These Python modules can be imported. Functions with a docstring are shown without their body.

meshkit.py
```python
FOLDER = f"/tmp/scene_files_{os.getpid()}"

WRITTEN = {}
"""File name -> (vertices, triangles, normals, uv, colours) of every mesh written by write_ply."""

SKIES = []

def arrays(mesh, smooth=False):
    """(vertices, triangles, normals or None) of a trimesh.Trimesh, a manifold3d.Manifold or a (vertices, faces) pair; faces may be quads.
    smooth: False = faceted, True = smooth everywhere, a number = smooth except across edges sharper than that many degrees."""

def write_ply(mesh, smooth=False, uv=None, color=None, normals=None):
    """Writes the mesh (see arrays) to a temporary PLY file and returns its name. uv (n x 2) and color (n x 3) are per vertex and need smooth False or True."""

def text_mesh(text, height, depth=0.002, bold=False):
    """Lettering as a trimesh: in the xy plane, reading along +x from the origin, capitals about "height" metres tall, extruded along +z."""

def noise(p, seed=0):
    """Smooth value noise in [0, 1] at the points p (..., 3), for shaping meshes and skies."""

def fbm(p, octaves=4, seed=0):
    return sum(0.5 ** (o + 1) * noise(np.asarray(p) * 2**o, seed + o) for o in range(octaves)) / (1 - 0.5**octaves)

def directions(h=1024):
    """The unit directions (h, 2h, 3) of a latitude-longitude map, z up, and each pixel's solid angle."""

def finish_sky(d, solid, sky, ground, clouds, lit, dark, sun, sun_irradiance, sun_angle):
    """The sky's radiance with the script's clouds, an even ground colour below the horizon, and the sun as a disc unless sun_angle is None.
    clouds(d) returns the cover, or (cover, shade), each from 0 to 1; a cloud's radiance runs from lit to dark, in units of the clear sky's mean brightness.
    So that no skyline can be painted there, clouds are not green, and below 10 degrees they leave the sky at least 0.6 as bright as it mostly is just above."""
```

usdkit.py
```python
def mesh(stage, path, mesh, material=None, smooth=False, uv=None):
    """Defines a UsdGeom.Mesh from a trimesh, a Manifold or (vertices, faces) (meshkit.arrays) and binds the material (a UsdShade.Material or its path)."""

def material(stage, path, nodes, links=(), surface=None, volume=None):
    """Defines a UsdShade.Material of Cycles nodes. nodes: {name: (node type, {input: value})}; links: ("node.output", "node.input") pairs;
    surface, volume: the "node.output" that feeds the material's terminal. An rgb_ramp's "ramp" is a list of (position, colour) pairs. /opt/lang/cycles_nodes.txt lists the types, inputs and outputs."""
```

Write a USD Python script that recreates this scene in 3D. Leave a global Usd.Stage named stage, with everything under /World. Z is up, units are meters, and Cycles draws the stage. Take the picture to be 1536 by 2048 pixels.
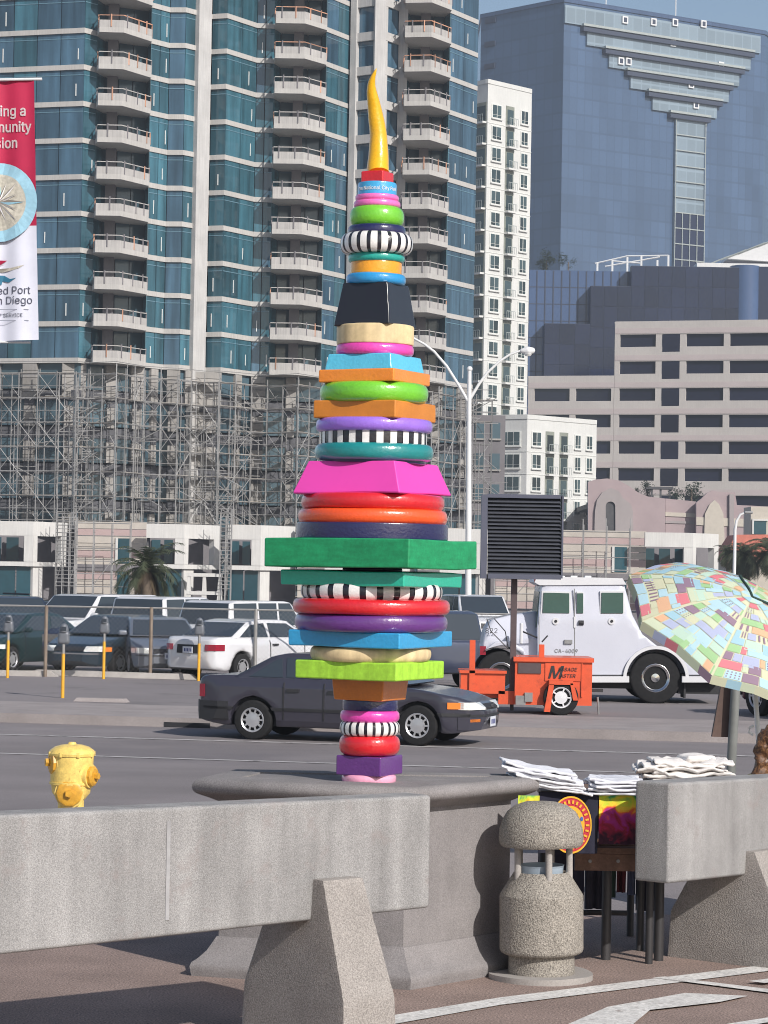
import math, random, numpy as np, trimesh, manifold3d as m3, usdkit, meshkit
from pxr import Usd, UsdGeom, UsdLux, UsdShade, Gf, Sdf, Vt
from shapely.geometry import Polygon, Point, box as sbox
stage = Usd.Stage.CreateInMemory()
UsdGeom.SetStageUpAxis(stage, 'Z'); UsdGeom.SetStageMetersPerUnit(stage, 1.0)
UsdGeom.Xform.Define(stage, '/World'); UsdGeom.Scope.Define(stage, '/World/Looks')
PI = math.pi; RNG = random.Random(7); NR = np.random.default_rng(7)
# ---------------------------------------------------------------- camera
FPX, EYE, PITCH, ROLL = 5200.0, 2.5, math.atan2(126, 5200.0), math.radians(1.0)
fwd = np.array([0, math.cos(PITCH), math.sin(PITCH)]); up0 = np.array([0, -math.sin(PITCH), math.cos(PITCH)]); rt0 = np.array([1.0, 0, 0])
upv = up0 * math.cos(ROLL) - rt0 * math.sin(ROLL); rtv = rt0 * math.cos(ROLL) + up0 * math.sin(ROLL)
cam = UsdGeom.Camera.Define(stage, '/World/camera')
cam.CreateHorizontalApertureAttr(36.0); cam.CreateVerticalApertureAttr(48.0); cam.CreateFocalLengthAttr(36.0 * FPX / 1536)
cam.CreateClippingRangeAttr(Gf.Vec2f(0.5, 8000)); cam.CreateExposureAttr(0.24)
cm = Gf.Matrix4d(*rtv, 0, *upv, 0, *(-fwd), 0, 0, 0, EYE, 1)
UsdGeom.Xformable(cam).AddTransformOp().Set(cm)
# ---------------------------------------------------------------- sky and sun
SUN_AZ, SUN_EL = math.radians(143), math.radians(33)
sunv = np.array([math.sin(SUN_AZ) * math.cos(SUN_EL), math.cos(SUN_AZ) * math.cos(SUN_EL), math.sin(SUN_EL)])
skym = usdkit.material(stage, '/World/Looks/sky_air', {
    's': ('sky_texture', {'sky_type': 'single_scattering', 'sun_disc': False, 'sun_elevation': SUN_EL, 'sun_rotation': SUN_AZ, 'aerosol_density': 1.6, 'air_density': 1.0, 'ozone_density': 1.2}),
    'b': ('background_shader', {'strength': 0.09})}, [('s.color', 'b.color')], surface='b.background')
dome = UsdLux.DomeLight.Define(stage, '/World/sky'); UsdShade.MaterialBindingAPI.Apply(dome.GetPrim()).Bind(skym)
dome.GetPrim().SetCustomDataByKey('kind', 'structure'); dome.GetPrim().SetCustomDataByKey('label', 'clear hazy blue sky above the towers')
sun = UsdLux.DistantLight.Define(stage, '/World/sun'); sun.CreateNormalizeAttr(True); sun.CreateIntensityAttr(1.05); sun.CreateAngleAttr(0.53); sun.CreateColorAttr(Gf.Vec3f(1, .96, .91))
zz = sunv; xx = np.cross([0, 0, 1.0], zz); xx /= np.linalg.norm(xx); yy = np.cross(zz, xx)
UsdGeom.Xformable(sun).AddTransformOp().Set(Gf.Matrix4d(*xx, 0, *yy, 0, *zz, 0, 0, 0, 50, 1))
# ---------------------------------------------------------------- photo pixel -> place
def ray(px, py): return fwd + rtv * (px - 768) / FPX - upv * (py - 1024) / FPX
def P(px, py, Y):
    r = ray(px, py); return np.array([0, 0, EYE]) + r * (Y / r[1])
def G(px, py, z=0.0):
    r = ray(px, py); return np.array([0, 0, EYE]) + r * ((z - EYE) / r[2])
# ---------------------------------------------------------------- naming and prims
COUNT = {}
def free(parent, name):
    k = parent + '/' + name; n = COUNT.get(k, 0); COUNT[k] = n + 1
    return k if n == 0 else f'{k}_{n:03d}'
def tag(prim, label=None, cat=None, group=None, kind=None):
    for k, v in (('label', label), ('category', cat), ('group', group), ('kind', kind)):
        if v: prim.SetCustomDataByKey(k, v)
class Thing:
    def __init__(s, name, label=None, cat=None, loc=(0, 0, 0), rz=0.0, group=None, kind=None, tilt=None):
        s.path = free('/World', name); s.loc = np.array(loc, float); x = UsdGeom.Xform.Define(stage, s.path)
        x.AddTranslateOp().Set(Gf.Vec3d(*map(float, loc)))
        if rz: x.AddRotateZOp().Set(math.degrees(rz))
        if tilt: x.AddRotateYOp().Set(tilt)
        s.prim = x.GetPrim(); tag(s.prim, label, cat, group, kind)
    def add(s, name, mesh, mat, smooth=False, label=None, under=None, kind=None):      # local coordinates
        p = free(under or s.path, name); usdkit.mesh(stage, p, mesh, mat if not isinstance(mat, str) else MAT[mat], smooth)
        tag(stage.GetPrimAtPath(p), label, kind=kind); return p
    def addw(s, name, mesh, mat, smooth=False, label=None, under=None, kind=None):     # world coordinates
        v, f = vf(mesh); return s.add(name, (v - s.loc, f), mat, smooth, label, under, kind)
def solo(name, mesh, mat, label=None, cat=None, smooth=False, group=None, kind=None):
    p = free('/World', name); usdkit.mesh(stage, p, mesh, MAT[mat] if isinstance(mat, str) else mat, smooth); tag(stage.GetPrimAtPath(p), label, cat, group, kind); return p
def copy(src, loc, rz=0.0, label=None, group=None, cat=None, name=None):
    d = src.prim.GetCustomData(); t = Thing(name or src.path.split('/')[-1].split('_0')[0], label or d.get('label'), cat or d.get('category'), loc, rz, group or d.get('group'))
    t.prim.GetReferences().AddInternalReference(src.path); t.prim.SetInstanceable(True); return t
# ---------------------------------------------------------------- shapes
def vf(m):
    if hasattr(m, 'to_mesh'):
        q = m.to_mesh(); return np.array(q.vert_properties[:, :3], float), np.array(q.tri_verts, int)
    if hasattr(m, 'vertices'): return np.array(m.vertices, float), np.array(m.faces, int)
    v, f = np.asarray(m[0], float), np.asarray(m[1], int)
    if f.shape[1] == 4: f = np.vstack([f[:, [0, 1, 2]], f[:, [0, 2, 3]]])
    return v, f
def cat(*ms):
    if len(ms) == 1 and isinstance(ms[0], list): ms = ms[0]
    V, F, n = [], [], 0
    for m in ms:
        v, f = vf(m); V.append(v); F.append(f + n); n += len(v)
    return np.vstack(V), np.vstack(F)
BF = np.array([[0, 2, 1], [0, 3, 2], [4, 5, 6], [4, 6, 7], [0, 1, 5], [0, 5, 4], [1, 2, 6], [1, 6, 5], [2, 3, 7], [2, 7, 6], [3, 0, 4], [3, 4, 7]])
def hexa(p): return np.array(p, float), BF                       # 4 bottom points ccw, 4 top points
def box(x0, x1, y0, y1, z0, z1): return hexa([(x0, y0, z0), (x1, y0, z0), (x1, y1, z0), (x0, y1, z0), (x0, y0, z1), (x1, y0, z1), (x1, y1, z1), (x0, y1, z1)])
def wall(a, b, z0, z1, t):
    """a slab standing on plan line a-b, thickness t to the left of a->b (away from the viewer when a is left of b)"""
    a, b = np.array(a[:2], float), np.array(b[:2], float); d = (b - a) / np.linalg.norm(b - a); n = np.array([-d[1], d[0]]) * t
    q = [a, b, b + n, a + n] if t > 0 else [a + n, b + n, b, a]
    return hexa([(*p, z0) for p in q] + [(*p, z1) for p in q])
def rot(m, rz=0, loc=(0, 0, 0)):
    v, f = vf(m); c, s = math.cos(rz), math.sin(rz); return v @ np.array([[c, s, 0], [-s, c, 0], [0, 0, 1]]) + np.array(loc), f
def tube(p, q, r0, r1=None, n=8, caps=True):
    p, q = np.array(p, float), np.array(q, float); r1 = r0 if r1 is None else r1; return sweep([p, q], [r0, r1], n, caps)
def sweep(pts, rad, n=8, caps=True):
    p = np.array(pts, float); rad = np.broadcast_to(np.array(rad, float), (len(p),)); t = np.gradient(p, axis=0); t /= np.linalg.norm(t, axis=1, keepdims=True) + 1e-12
    ref = np.array([0, 0, 1.0]) if abs(t[0][2]) < .9 else np.array([0, 1.0, 0]); V = []
    for i in range(len(p)):
        a = np.cross(ref, t[i]); a /= np.linalg.norm(a); b = np.cross(t[i], a)
        for k in range(n):
            w = 2 * PI * k / n; V.append(p[i] + rad[i] * (math.cos(w) * a + math.sin(w) * b))
    F = []
    for i in range(len(p) - 1):
        for k in range(n):
            A, B, C, D = i * n + k, i * n + (k + 1) % n, (i + 1) * n + (k + 1) % n, (i + 1) * n + k; F += [[A, B, C], [A, C, D]]
    if caps:
        V += [p[0], p[-1]]; c0, c1, e = len(V) - 2, len(V) - 1, (len(p) - 1) * n
        for k in range(n): F += [[c0, (k + 1) % n, k], [c1, e + k, e + (k + 1) % n]]
    return np.array(V), np.array(F)
def revolve(prof, n=48, a0=0.0, a1=2 * PI):
    """prof: (r, z) from bottom to top; closed onto the axis where r is 0"""
    full = abs(a1 - a0 - 2 * PI) < 1e-6; m = n if full else n + 1; prof = np.array(prof, float); k = len(prof)
    a = a0 + (a1 - a0) * np.arange(m) / n
    V = np.stack([prof[None, :, 0] * np.cos(a)[:, None], prof[None, :, 0] * np.sin(a)[:, None], np.broadcast_to(prof[None, :, 1], (m, k))], -1).reshape(-1, 3); F = []
    for i in range(n):
        j = (i + 1) % m
        for q in range(k - 1):
            A, B, C, D = i * k + q, j * k + q, j * k + q + 1, i * k + q + 1
            if prof[q][0] > 1e-9: F.append([A, B, C])
            if prof[q + 1][0] > 1e-9: F.append([A, C, D])
    return V, np.array(F)
def prism(pts, z0, z1):
    m = trimesh.creation.extrude_polygon(pts if hasattr(pts, 'exterior') else Polygon(pts), z1 - z0, engine='earcut'); v, f = vf(m); return v + [0, 0, z0], f
def rbox(sx, sy, sz, r, seg=3):
    """rounded box about its centre"""
    r = min(r, sx / 2 - 1e-4, sy / 2 - 1e-4, sz / 2 - 1e-4); s = m3.Manifold.sphere(r, 4 * seg)
    return m3.Manifold.batch_hull([s.translate((x, y, z)) for x in (-sx / 2 + r, sx / 2 - r) for y in (-sy / 2 + r, sy / 2 - r) for z in (-sz / 2 + r, sz / 2 - r)])
def to_m(v, f): return m3.Manifold(m3.Mesh(np.asarray(v, np.float32), np.asarray(f, np.uint32)))
def soften(man, edge, it=6, lam=.5):
    v, f = vf(man.refine_to_length(edge)); t = trimesh.Trimesh(v, f, process=True); trimesh.smoothing.filter_taubin(t, lamb=lam, nu=lam + .02, iterations=it); return np.array(t.vertices), np.array(t.faces)
def wobble(m, amp, freq, seed=0):
    v, f = vf(m); d = np.stack([meshkit.noise(v * freq + 17.3 * k, seed + k) - .5 for k in range(3)], -1); return v + 2 * amp * d, f
def text(s, h, depth=.004, bold=False, center=True):
    v, f = vf(meshkit.text_mesh(s, h, depth, bold))
    if center: v[:, 0] -= (v[:, 0].min() + v[:, 0].max()) / 2
    return v, f
def stand(m):      # xy lettering -> upright, read by somebody looking along +y
    v, f = m; return np.stack([v[:, 0], -v[:, 2], v[:, 1]], -1), f
def face(m, p, ang=0.0):   # stand it at p, turned about z
    return rot(stand(m), ang, p)
# ---------------------------------------------------------------- materials
MAT = {}
def mat(name, c, rough=.55, metal=0.0, var=.10, vs=2.0, fine=0.0, fs=140.0, bump=0.0, bs=120.0, coat=0.0, rnd=0.0, spec=.5, streak=0.0, ss=(9, 9, .5), trans=0.0, dirt=None, cr=.04, dn=0.0):
    n = {'g': ('geometry', {}), 'o': ('object_info', {}), 'c': ('color', {'value': c}),
         'n1': ('noise_texture', {'scale': vs, 'detail': 5.0, 'roughness': .6}), 'm1': ('map_range', {'from_min': .3, 'from_max': .7, 'to_min': 1 - var, 'to_max': 1 + var}),
         'mr': ('map_range', {'from_min': 0.0, 'from_max': 1.0, 'to_min': 1 - rnd, 'to_max': 1 + rnd}), 'x1': ('math', {'math_type': 'multiply'}), 'h': ('hsv', {}),
         'p': ('principled_bsdf', {'roughness': rough, 'metallic': metal, 'coat_weight': coat, 'coat_roughness': cr, 'specular_ior_level': spec, 'transmission_weight': trans})}
    l = [('g.position', 'n1.vector'), ('n1.fac', 'm1.value'), ('o.random', 'mr.value'), ('m1.result', 'x1.value1'), ('mr.result', 'x1.value2')]
    last = 'x1.value'
    def mul(out):
        nonlocal last
        k = f'y{len(n)}'; n[k] = ('math', {'math_type': 'multiply'}); l.extend([(last, k + '.value1'), (out, k + '.value2')]); last = k + '.value'
    if fine:
        n['n2'] = ('noise_texture', {'scale': fs, 'detail': 2.0, 'roughness': .7}); n['m2'] = ('map_range', {'from_min': .32, 'from_max': .68, 'to_min': 1 - fine, 'to_max': 1 + fine, 'clamp': True})
        l += [('g.position', 'n2.vector'), ('n2.fac', 'm2.value')]; mul('m2.result')
    if streak:
        n['mp'] = ('mapping', {'scale': ss}); n['n3'] = ('noise_texture', {'scale': 1.0, 'detail': 4.0}); n['m3'] = ('map_range', {'from_min': .35, 'from_max': .7, 'to_min': 1 + .3 * streak, 'to_max': 1 - streak})
        l += [('g.position', 'mp.vector'), ('mp.vector', 'n3.vector'), ('n3.fac', 'm3.value')]; mul('m3.result')
    l += [('c.color', 'h.color'), (last, 'h.value')]; col = 'h.color'
    if dirt:      # (colour, scale, from, to)
        n['nd'] = ('noise_texture', {'scale': dirt[1], 'detail': 6.0, 'roughness': .65}); n['md'] = ('map_range', {'from_min': dirt[2], 'from_max': dirt[3], 'to_min': 0.0, 'to_max': 1.0, 'clamp': True}); n['mx'] = ('mix_color', {'b': dirt[0]})
        l += [('g.position', 'nd.vector'), ('nd.fac', 'md.value'), ('md.result', 'mx.fac'), (col, 'mx.a')]; col = 'mx.result'
    l.append((col, 'p.base_color'))
    if coat and bump: l.append(('b.normal', 'p.coat_normal'))
    if bump:
        n['nb'] = ('noise_texture', {'scale': bs, 'detail': 3.0}); n['b'] = ('bump', {'strength': bump, 'distance': dn or 1.0 / bs})
        l += [('g.position', 'nb.vector'), ('nb.fac', 'b.height'), ('b.normal', 'p.normal')]
    MAT[name] = usdkit.material(stage, '/World/Looks/' + name, n, l, surface='p.BSDF'); return MAT[name]
def s2l(r, g, b, k=1.0): return tuple(k * (((x / 255) / 12.92) if x < 10.3 else ((x / 255 + .055) / 1.055) ** 2.4) for x in (r, g, b))
mat('asphalt', (.225, .202, .203), .9, var=.10, vs=.35, fine=.18, fs=60, bump=.3, bs=90, spec=.25, dirt=((.16, .145, .15), .5, .52, .72))
mat('road_asphalt', (.215, .194, .196), .9, streak=.14, ss=(.06, .55, 1), var=.12, vs=.25, fine=.16, fs=70, bump=.3, bs=90, spec=.25, dirt=((.165, .15, .155), .18, .5, .66))
mat('lot_asphalt', (.215, .194, .196), .9, var=.12, vs=.2, fine=.12, fs=50, spec=.25, dirt=((.15, .138, .138), .5, .56, .72))
mat('plaza_gravel', (.262, .195, .168), .85, var=.16, vs=1.6, fine=.6, fs=80, bump=.6, bs=110, spec=.3)
mat('concrete_pave', (.34, .315, .295), .85, var=.12, vs=1.0, fine=.12, fs=90, bump=.2, bs=120, spec=.3)
mat('kerb_concrete', (.29, .258, .250), .85, var=.14, vs=1.2, fine=.1, fs=60, spec=.3)
mat('barrier_concrete', (.30, .292, .287), .85, var=.12, vs=3, fine=.30, fs=150, bump=.6, bs=170, spec=.3, streak=.22, ss=(7, 7, .6), dirt=((.255, .215, .205), 5, .58, .8))
mat('planter_concrete', (.228, .212, .210), .85, var=.12, vs=3, fine=.22, fs=120, bump=.5, bs=150, spec=.3, streak=.06)
mat('urn_concrete', (.275, .250, .218), .9, var=.10, vs=6, fine=.55, fs=110, bump=.9, bs=110, spec=.25)
mat('white_line', (.60, .58, .55), .8, var=.15, vs=3, fine=.25, fs=40, dirt=((.3, .26, .24), 14, .60, .70))
mat('faint_line', (.46, .44, .43), .8, var=.15, vs=3, dirt=((.12, .11, .11), 5, .52, .66))
mat('dark_metal', (.05, .048, .05), .5, metal=.3, var=.2); mat('white_metal', (.62, .62, .63), .4, var=.08, vs=3); mat('grey_metal', (.28, .28, .28), .45, metal=.4, var=.15, vs=5)
# ================================================================ ground
ROADROT = math.radians(-10); RD = np.array([math.cos(ROADROT), math.sin(ROADROT)]); RN = np.array([-RD[1], RD[0]])   # along / across the road
def road_pt(s, t): return RD * s + np.array([0, t]) * 1.0 + 0 * RN      # s metres along from x = 0, t = depth where it crosses x = 0
def strip(t0, t1, z, s0=-400, s1=400):
    a, b, c, d = road_pt(s0, t0), road_pt(s1, t0), road_pt(s1, t1), road_pt(s0, t1)
    return np.array([(*a, z), (*b, z), (*c, z), (*d, z)]), np.array([[0, 1, 2], [0, 2, 3]])
def plate(pts, z): 
    m = trimesh.creation.triangulate_polygon(Polygon(pts), engine='earcut'); v = np.column_stack([m[0], np.full(len(m[0]), z)]); f = np.array(m[1])
    a = v[f]; fl = np.cross(a[:, 1] - a[:, 0], a[:, 2] - a[:, 0])[:, 2] < 0; f[fl] = f[fl][:, ::-1]; return v, f
gr = np.array([(-1800, -300, -.16), (1800, -300, -.16), (1800, 3000, -.16), (-1800, 3000, -.16)])
solo('ground', (gr, np.array([[0, 1, 2], [0, 2, 3]])), 'asphalt', 'grey ground reaching beyond the buildings', kind='structure')
KN, KF0, KF1 = 25.5, 43.6, 47.8           # near kerb, far kerb face, back of far pavement
def slab(t0, t1, z0, z1, s0, s1):
    q = [road_pt(s0, t0), road_pt(s1, t0), road_pt(s1, t1), road_pt(s0, t1)]; return hexa([(*p, z0) for p in q] + [(*p, z1) for p in q])
solo('road', strip(KN, KF0, -.145), 'road_asphalt', 'brownish grey asphalt road in front of the car park', kind='structure')
solo('car_park', slab(KF1, KF1 + 75, -.3, .0, -200, 200), 'lot_asphalt', 'asphalt surface of the car park across the road', kind='structure')
solo('far_pavement', slab(KF0 + .16, KF1, -.3, .004, -200, 200), 'kerb_concrete', 'worn pavement strip between road and car park', kind='structure')
solo('far_kerb', slab(KF0, KF0 + .157, -.3, .016, -200, 200), 'kerb_concrete', 'pale kerb along the far side of the road', kind='structure')
solo('pavement', slab(17.4, KN - .16, -.3, -.012, -60, 60), 'asphalt', 'grey pavement between plaza and road', kind='structure')
solo('near_kerb', slab(KN - .16, KN, -.3, .0, -60, 60), 'concrete_pave', 'kerb along the near side of the road', kind='structure')
def fan(d): return [(-40, -5), (40, -5), (40, d), (-40, d)]
solo('plaza', cat(plate([(-40, -5), (40, -5), (40, 19.5 ), (-40, 19.5)], .0)), 'plaza_gravel', 'brown exposed aggregate plaza paving', kind='structure')
def lane(name, t, w, m, s0=-100, s1=100, lab=None): solo(name, strip(t, t + w, -.139, s0, s1), m, lab, kind='structure')
lane('lane_line', 40.3, .17, 'faint_line', lab='faded white lane line beside the moving car')
lane('lane_line', 36.2, .14, 'faint_line', lab='faded white lane line nearest the plaza')
def ground_poly(name, px, mt, lab, z=.005): solo(name, plate([G(*p)[:2] for p in px], z), mt, lab, kind='structure')
ground_poly('painted_line', [(700, 2062), (735, 2060), (1000, 2012), (1536, 1944), (1600, 1936), (1600, 1924), (1536, 1931), (1000, 1997), (700, 2047)], 'white_line', 'long white painted line across the brown plaza paving', z=0.007)
ground_poly('painted_line', [(1305, 1958), (1330, 1956), (1536, 1981), (1600, 1990), (1600, 1997), (1536, 1988)], 'white_line', 'thin white painted line running to the right corner', z=0.010)
ground_poly('painted_line', [(1085, 2075), (1215, 2018), (1370, 1990), (1495, 1996), (1440, 2008), (1300, 2024), (1240, 2075)], 'white_line', 'broad worn white painted stripe on the plaza paving', z=0.013)
ground_poly('painted_line', [(1400, 2062), (1600, 2030), (1600, 2040), (1460, 2062)], 'white_line', 'white painted line at the bottom right corner', z=0.016)
ground_poly('painted_line', [(1498, 1968), (1600, 1955), (1600, 1962), (1530, 1972)], 'white_line', 'short white painted line at the right edge', z=0.019)
# ================================================================ planter
PQ = Polygon([(-1.155, 16.15), (.212, 15.735), (1.02, 16.70), (.86, 17.0), (-.96, 17.0)])
pc = np.array([-.2, 16.4])
def pring(d, z):
    g = PQ.buffer(-d, join_style=2) if d else PQ; c = np.array(g.simplify(1e-4).exterior.coords)[:-1]; c = c if Polygon(c).exterior.is_ccw else c[::-1]
    k = np.argmin(c[:, 1]); c = np.roll(c, -k, 0); return [(x, y, z) for x, y in c]
def ploft(prof):
    R = [pring(d, z) for d, z in prof]; m = len(R[0]); V = [p for r in R for p in r]; F = []
    for i in range(len(R) - 1):
        for k in range(m): A, B, C, D = m * i + k, m * i + (k + 1) % m, m * i + m + (k + 1) % m, m * i + m + k; F += [[A, B, C], [A, C, D]]
    V += [(*pc, prof[0][1]), (*pc, prof[-1][1])]; e = m * len(R) - m
    for k in range(m): F += [[len(V) - 2, (k + 1) % m, k], [len(V) - 1, e + k, e + (k + 1) % m]]
    return np.array(V), np.array(F)
pl = Thing('planter', 'large angular concrete planter carrying the colourful stacked sculpture', 'planter', (*pc, 0))
pl.addw('plinth', ploft([(.02, -.05), (.005, .03), (0, .06), (.01, .085), (.04, .105), (.085, .15), (.115, .20), (.135, .235)]), 'planter_concrete', 35)
pl.addw('wall', ploft([(.145, .23), (.145, 1.11)]), 'planter_concrete')
pl.addw('rim', ploft([(.14, 1.07), (.08, 1.10), (.045, 1.115)] + [(.045 - .05 * math.cos(t), 1.17 + .05 * math.sin(t)) for t in np.linspace(-PI / 2 + .3, PI / 2, 14)] + [(.2, 1.222), (.25, 1.220), (.26, 1.16)]), 'planter_concrete', 24)
pl.addw('cover', ploft([(.262, 1.13), (.262, 1.212)]), 'planter_concrete')
# ================================================================ concrete barriers
mat('barrier_foot', (.30, .275, .255), .9, var=.10, vs=4, fine=.32, fs=120, bump=.7, bs=120, spec=.25)
mat('seam_grey', (.325, .32, .325), .8, var=.2, vs=9)
def barrier(label, L, R, topL, botL, topR, botR, foot_at, tk=.22, feet=()):
    """beam between plan points L (left, nearer) and R; heights at both ends"""
    L, R = np.array(L), np.array(R); d = (R - L) / np.linalg.norm(R - L); n = np.array([-d[1], d[0]]); ln = np.linalg.norm(R - L)
    t = Thing('concrete_barrier', label, 'barrier', (*((L + R) / 2), 0), group=None)
    q = [L, R, R + n * tk, L + n * tk]
    hull = m3.Manifold.batch_hull([m3.Manifold.sphere(.022, 12).translate((*(p + (d if i in (0, 3) else -d) * .022 + (n if i < 2 else -n) * .022), z)) for i, p in enumerate(q) for z in ((botL if i in (0, 3) else botR) + .022, (topL if i in (0, 3) else topR) - .022)])
    t.addw('beam', hull, 'barrier_concrete', 35)
    for s in feet:
        c = L + d * s + n * tk / 2; h = foot_at
        def ring(w0, w1, th, z, o=0): return [(*(c + d * a * th / 2 + n * b), z) for a, b in ((-1, -w0), (1, -w0), (1, w1), (-1, w1))]
        V = ring(.44, .44, .36, -.02) + ring(.425, .425, .345, .30) + ring(.19, .19, .27, h)
        F = [[0, 2, 1], [0, 3, 2], [8, 9, 10], [8, 10, 11]]
        for i in (0, 4):
            for k in range(4): A, B, C, D = i + k, i + (k + 1) % 4, i + 4 + (k + 1) % 4, i + 4 + k; F += [[A, B, C], [A, C, D]]
        ft = soften(to_m(np.array(V), np.array(F)), .035, 2)
        t.addw('foot', ft, 'urn_concrete' if False else 'barrier_foot', 35)
    return t
Lp, Rp = P(0, 1700, 12.45), P(862, 1700, 14.2)
zL = [P(0, y, 12.45)[2] for y in (1630, 1911)]; zR = [P(862, y, 14.2)[2] for y in (1590, 1816)]
dd = (Lp - Rp); Lx = Lp + dd * .75; f_ = .75
bl = barrier('long speckled concrete barrier beam on a splayed foot at left front', Lx[:2], Rp[:2], zL[0] + f_ * (zL[0] - zR[0]), zL[1] + f_ * (zL[1] - zR[1]), *zR, .90, feet=(np.linalg.norm((Rp - Lx)[:2]) - .68, .8))
dB = (Rp - Lx)[:2] / np.linalg.norm((Rp - Lx)[:2]); nB = np.array([dB[1], -dB[0]])
sj = Lp[:2] + (Rp - Lp)[:2] * .355; bl.addw('form_seam', wall(sj + nB * .004, sj + dB * .022 + nB * .004, zR[1] + .06, zR[0] - .06, .01), 'seam_grey')
L2, R2 = P(1338, 1650, 16.3), P(1640, 1650, 17.75)
barrier('speckled concrete barrier beam at the right edge beside the folded shirts', L2[:2], (L2 + (R2 - L2) * 1.6)[:2], P(1338, 1566, 16.3)[2], P(1338, 1768, 16.3)[2], P(1640, 1556, 17.75)[2] + .0, P(1640, 1741, 17.75)[2], .74, tk=.26, feet=(1.06,))
# ================================================================ litter urn
ub = G(1087, 1966); us = FPX / ub[1]
ur = Thing('litter_urn', 'round speckled concrete litter urn with a domed cap on posts', 'litter bin', (ub[0], ub[1] + .2, 0), tilt=-1.0)
def upz(y): return EYE - (y - 6 - 1150) / (FPX / (ub[1] + .06))
R_ = .262
ur.add('pad', wobble(prism(Point(0, 0).buffer(.33, 12), -.02, .035), .012, 4), 'concrete_pave', 30)
ur.add('foot', revolve([(0, .03), (.205, .03), (.208, .05), (.205, .165), (0, .165)], 40), 'urn_concrete', 40)
bt, sh, nk = .155, upz(1790), upz(1752)
ur.add('body', revolve([(0, bt), (.235, bt), (.255, bt + .012), (R_, bt + .03), (R_, sh - .012), (.256, sh), (.175, nk + .01), (.165, nk + .018), (.15, nk), (0, nk - .08)], 48), 'urn_concrete', 40)
cz = upz(1692)
for k in range(5):
    a = math.radians(-78 + 72 * k); x, y = .175 * math.cos(a), .175 * math.sin(a)
    ur.add('post', tube((x, y, nk - .12), (x, y, cz + .03), .021, n=12), 'concrete_pave', 40)
mat('liner_plastic', (.30, .36, .42), .3)
ur.add('bin_liner', revolve([(.11, nk - .2), (.14, nk + .05), (.145, nk + .06), (.12, nk + .0), (.1, nk - .1), (0, nk - .1)], 24), 'liner_plastic', 40)
tz = upz(1606)
hh = tz - cz
ur.add('cap', wobble(revolve([(0, cz + .02), (.14, cz + .01), (.245, cz - .01), (.258, cz + .003), (R_ + .003, cz + .03), (R_, cz + hh * .35), (.245, cz + hh * .58), (.215, cz + hh * .77), (.165, cz + hh * .91), (.10, cz + hh * .985), (0, cz + hh)], 56), .004, 9), 'urn_concrete', 45)
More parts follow.
